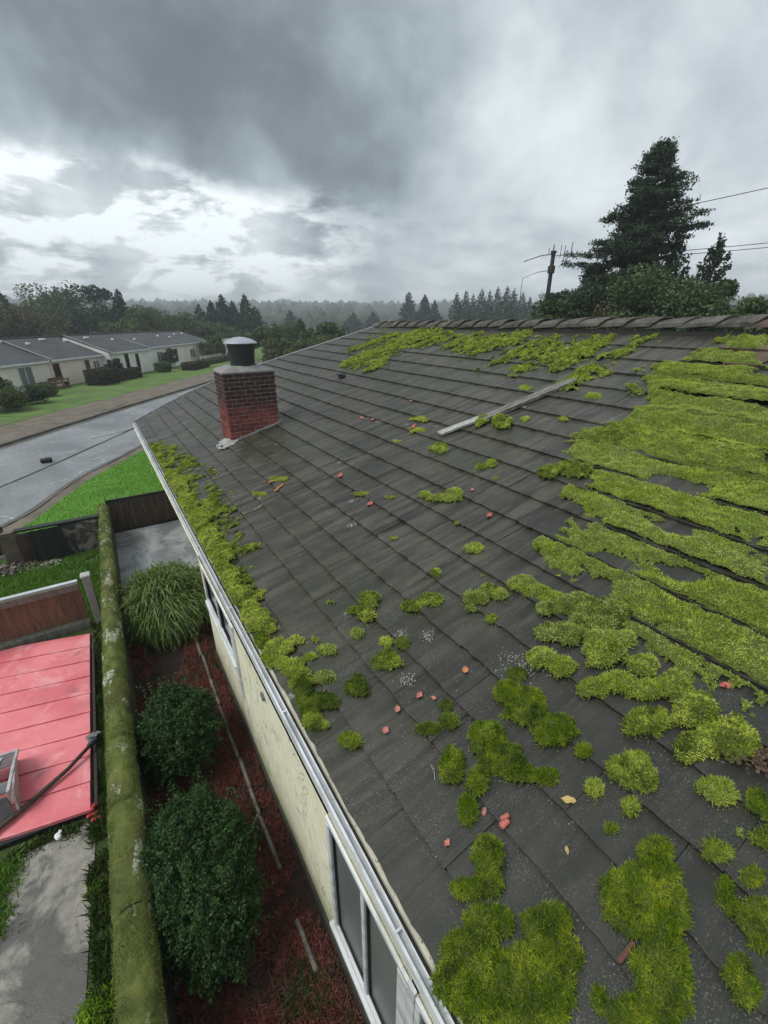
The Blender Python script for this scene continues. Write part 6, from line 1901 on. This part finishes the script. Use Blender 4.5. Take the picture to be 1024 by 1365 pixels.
# tall pale panel fence beyond the last bungalow
pf = thing('panel_fence', 'tall pale panel fence beyond the last bungalow, left of the chimney cowl', 'fence', (*at_row(28.4, .5), .1), HA)
for k in range(5):
    MB().box((.75 + k * 1.5, 0, 1.15), (1.44, .05, 2.3)).build('panel', M['white_house'], pf)
    MB().box((k * 1.5, -.02, 1.2), (.07, .09, 2.42)).build('post', M['rail'], pf)
# low pale fence with thin posts before the fifth bungalow
lf = thing('picket_fence', 'low pale garden fence with thin posts in front of the farthest bungalow', 'fence', (*at_row(21.5, 2.6), .1), HA)
for k in range(22):
    MB().box((k * .5, 0, .45), (.16, .03, .9)).build('picket', M['white_house'], lf)
MB().box((5.3, .03, .7), (10.7, .04, .07)).build('rail', M['white_house'], lf)
# bench-like planter and the small fenced terrace of the first bungalow
bn = thing('garden_bench', 'brown wooden bench with a round pot beside the first bungalow', 'bench', (*at_row(1.55, 1.0), .1), HA)
MB().box((.55, 0, .42), (1.5, .42, .07)).build('seat', M['brown_paint'], bn)
MB().box((.55, .2, .66), (1.5, .05, .30), rx=-.15).build('backrest', M['brown_paint'], bn)
for x in (-.12, 1.22):
    MB().box((x, 0, .2), (.08, .36, .38)).build('leg', M['brown_paint'], bn)
o = MB().lathe((0, 0, 0), [(.13, 0), (.20, .25), (.24, .5), (.25, .52), (.2, .5)], 14).build('plant_pot', M['brown_paint']); o.location = (*at_row(1.1, 1.1), .1)
tag(o, 'dark round plant pot left of the brown garden bench', 'pot')
tf_ = thing('terrace_rail', 'low wooden terrace railing in front of the tall curtained window', 'railing', (*at_row(-.9, 1.7), .1), HA)
for k in range(6): MB().box((k * .62, 0, .4), (.07, .07, .8)).build('post', M['board'], tf_)
MB().box((1.55, 0, .72), (3.3, .05, .08)).build('handrail', M['board'], tf_)
MB().box((1.55, 0, .25), (3.3, .03, .06)).build('lower_rail', M['board'], tf_)

def box_hedge(lab, u, w, L, dpt, h, m, n, size=.11, cat='hedge'):
    x, y = at_row(u, w)
    P = RG.uniform(-.5, .5, (n, 3))
    ax = RG.integers(0, 3, n); sg_ = RG.choice([-.5, .5], n)
    P[np.arange(n), ax] = sg_ * (1 - np.abs(RG.normal(0, .05, n)))
    P = P * [L, dpt, h] + [L / 2, 0, h / 2]
    P += (vn(P[:, 0] * 2, P[:, 2] * 2 + P[:, 1], 7)[:, None] - .5) * .25
    P[:, 2] = np.maximum(P[:, 2], .02)
    V, F = leaves_soup(P, size)
    t = thing('hedge', lab, cat, (x, y, .1), HA)
    np_mesh('foliage', V, F, M[m], t)
    mb = MB()
    for k in range(int(L * 3)):
        mb.tube([(k / 3 + .1, 0, 0), (k / 3 + .16, .1, h * .45), (k / 3 + .05, -.1, h * .85)], .02, 4)
    mb.box((L / 2, 0, h * .46), (L * .9, dpt * .72, h * .82))
    mb.build('stems', M['bark'], t)
    return t
box_hedge('clipped brown hedge block in front of the rosy bungalow', 3.6, 2.7, 2.0, 1.5, 1.15, 'hedge', 9000)
box_hedge('lower brown hedge running on behind the clipped block', 5.8, 2.5, 3.6, 1.0, .85, 'hedge', 9000)
box_hedge('low dark hedge beside the road before the far bungalows', 14.8, 4.4, 3.6, 1.2, .7, 'hedge', 7000)
box_hedge('long low garden hedge under the little trees', 20.0, 3.4, 9.0, 1.1, .55, 'evergreen', 7000)

GG = 'bushes and small trees in the front gardens'
def garden(lab, u, w, h, r, m, sd, n=3200, size=.15, kind='round'):
    x, y = at_row(u, w)
    t = tree(lab, kind, math.degrees(math.atan2(x, y)), math.hypot(x, y), h, r, m, n, size, sd, GG, 'garden_bush' if h < 1.8 else 'garden_tree', z0=.1, cat='bush' if h < 1.8 else 'tree')
garden('yellow green leafy bush at the left picture edge by the road', -5.6, 3.6, 1.9, .95, 'evergreen', 51, 5000, .13)
garden('dark tangled bush below the yellow green one', -6.6, 4.8, 1.2, 1.2, 'broad', 52, 6000, .13)
garden('dark bush right of the tangled one, beside the terrace', -4.0, 4.4, 1.0, .9, 'fir', 53, 5000, .12)
garden('low green plant between terrace railing and lawn', -1.6, 3.0, .8, .8, 'broad', 54)
garden('small dark tree at the door of the rosy bungalow', 8.2, 1.3, 1.9, .75, 'fir', 55)
garden('rounded dark tree in front of the pale fourth bungalow', 16.6, 1.6, 2.1, 1.0, 'hedge', 56)
garden('garden tree left of the pair near the far lawn', 24.6, 1.9, 2.4, 1.2, 'broad', 57)
garden('garden tree right of the pair near the far lawn', 27.6, 1.9, 2.6, 1.3, 'broad', 54)
garden('dark small garden tree beside the tall panel fence', 27.3, 1.8, 1.3, .6, 'fir', 55)
garden('pale green bush behind the tall panel fence', 36.0, -1.0, 3.2, 1.8, 'evergreen', 51)
garden('low bush at the end of the far lawn', 28.3, 4.0, 1.0, 1.2, 'broad', 52)
garden('low green shrub row before the fourth bungalow', 13.4, 2.8, .9, 1.0, 'evergreen', 53)

# small marker on the road
mk = thing('road_marker', 'thin leaning white marker rod in a dark block on the wet road', 'marker', (-2.25, 20.1, 0))
MB().box((.05, 0, .09), (.36, .26, .17), ch=.04).build('block', M['rubber'], mk)
MB().tube([(0, 0, .15), (-.04, .02, .45), (-.12, .04, .80)], [.035, .028, .02], 6).build('rod', M['white'], mk)

# ------------------------------------------------------------------ utility pole, its arms and wires
a = math.radians(51.3); PD = 30.0
px0, py0 = PD * math.sin(a), PD * math.cos(a)
up = thing('utility_pole', 'dark utility pole with thin antenna arms standing behind the ridge', 'pole', (px0, py0, 0), -a)
MB().tube([(0, 0, 0), (.02, 0, 4), (.03, 0, 8.35)], [.16, .14, .11], 12).build('shaft', M['pole_wood'], up)
MB().tube([(.03, 0, 7.35), (.03, 0, 7.72)], .20, 12).build('collar', M['pole_wood'], up)
MB().tube([(.03, 0, 8.32), (.03, 0, 8.46)], .16, 12).build('pole_top', M['pole_wood'], up)
MB().tube([(.03, 0, 8.3), (-.6, 0, 8.25), (-1.55, 0, 7.98)], .026, 6).build('arm', M['steel'], up)
MB().tube([(-.0, 0, 7.5), (-.7, 0, 7.42), (-1.5, 0, 7.12), (-1.52, 0, 6.1)], .020, 6).build('arm', M['steel'], up)
mb = MB()
mb.tube([(.03, 0, 8.2), (.9, 0, 8.25)], .022, 6); mb.tube([(.62, 0, 7.9), (.62, 0, 8.7)], .02, 6); mb.tube([(.95, 0, 8.25), (.98, 0, 8.85)], .025, 6)
mb.tube([(.4, 0, 8.1), (.42, 0, 8.75)], .018, 6); mb.tube([(.5, 0, 7.92), (1.0, 0, 7.95)], .02, 6); mb.tube([(.98, 0, 7.75), (.98, 0, 7.95)], .02, 6)
mb.tube([(.0, 0, 8.45), (.02, 0, 8.75)], .035, 6); mb.tube([(-.25, 0, 8.3), (-.2, 0, 8.6)], .02, 6)
mb.build('antenna', M['steel'], up)
a = math.radians(58.6)
hp = thing('hidden_pole', 'utility pole almost wholly hidden in the tall fir, holding the wires', 'pole', (36 * math.sin(a), 36 * math.cos(a), 0))
MB().tube([(0, 0, 0), (0, 0, 10.2)], [.16, .12], 10).build('shaft', M['pole_wood'], hp)
def dirp(az, el, d):
    a_, e_ = math.radians(az), math.radians(el)
    return Vector((d * math.sin(a_), d * math.cos(a_), CAM_H + d * math.tan(e_)))
WIRES = [(dirp(58.6, 9.3, 36), dirp(80, 11.6, 42), .022), (dirp(58.6, 6.0, 36), dirp(80, 6.6, 42), .020), (dirp(58.6, 5.7, 36), dirp(80, 6.2, 42), .020)]
for k, (p_, q_, r_) in enumerate(WIRES):
    pts = []
    for i in range(17):
        t = i / 16
        c = p_.lerp(q_, t); c.z -= .5 * 4 * t * (1 - t) * (q_ - p_).length / 60
        pts.append(c)
    o = MB().tube(pts, r_, 5).build('overhead_wire', M['pole_wood'])
    tag(o, ['single overhead wire rising to the right from the tall fir', 'upper of two close wires leaving the small fir to the right', 'lower of two close wires leaving the small fir to the right'][k], 'wire', 'overhead wires on the right')

# ------------------------------------------------------------------ haze
hz = MB().box((300, 300, 24.5), (2900, 2900, 51)).build('haze', [])
m = bpy.data.materials.new('haze'); m.use_nodes = True
nt = m.node_tree; nt.nodes.clear()
pv = nt.nodes.new('ShaderNodeVolumePrincipled')
pv.inputs['Color'].default_value = (.88, .95, 1.0, 1)
pv.inputs['Density'].default_value  = .0012
pv.inputs['Anisotropy'].default_value = .2
mo = nt.nodes.new('ShaderNodeOutputMaterial'); nt.links.new(pv.outputs[0], mo.inputs['Volume'])
hz.data.materials.append(m)
tag(hz, kind='stuff')
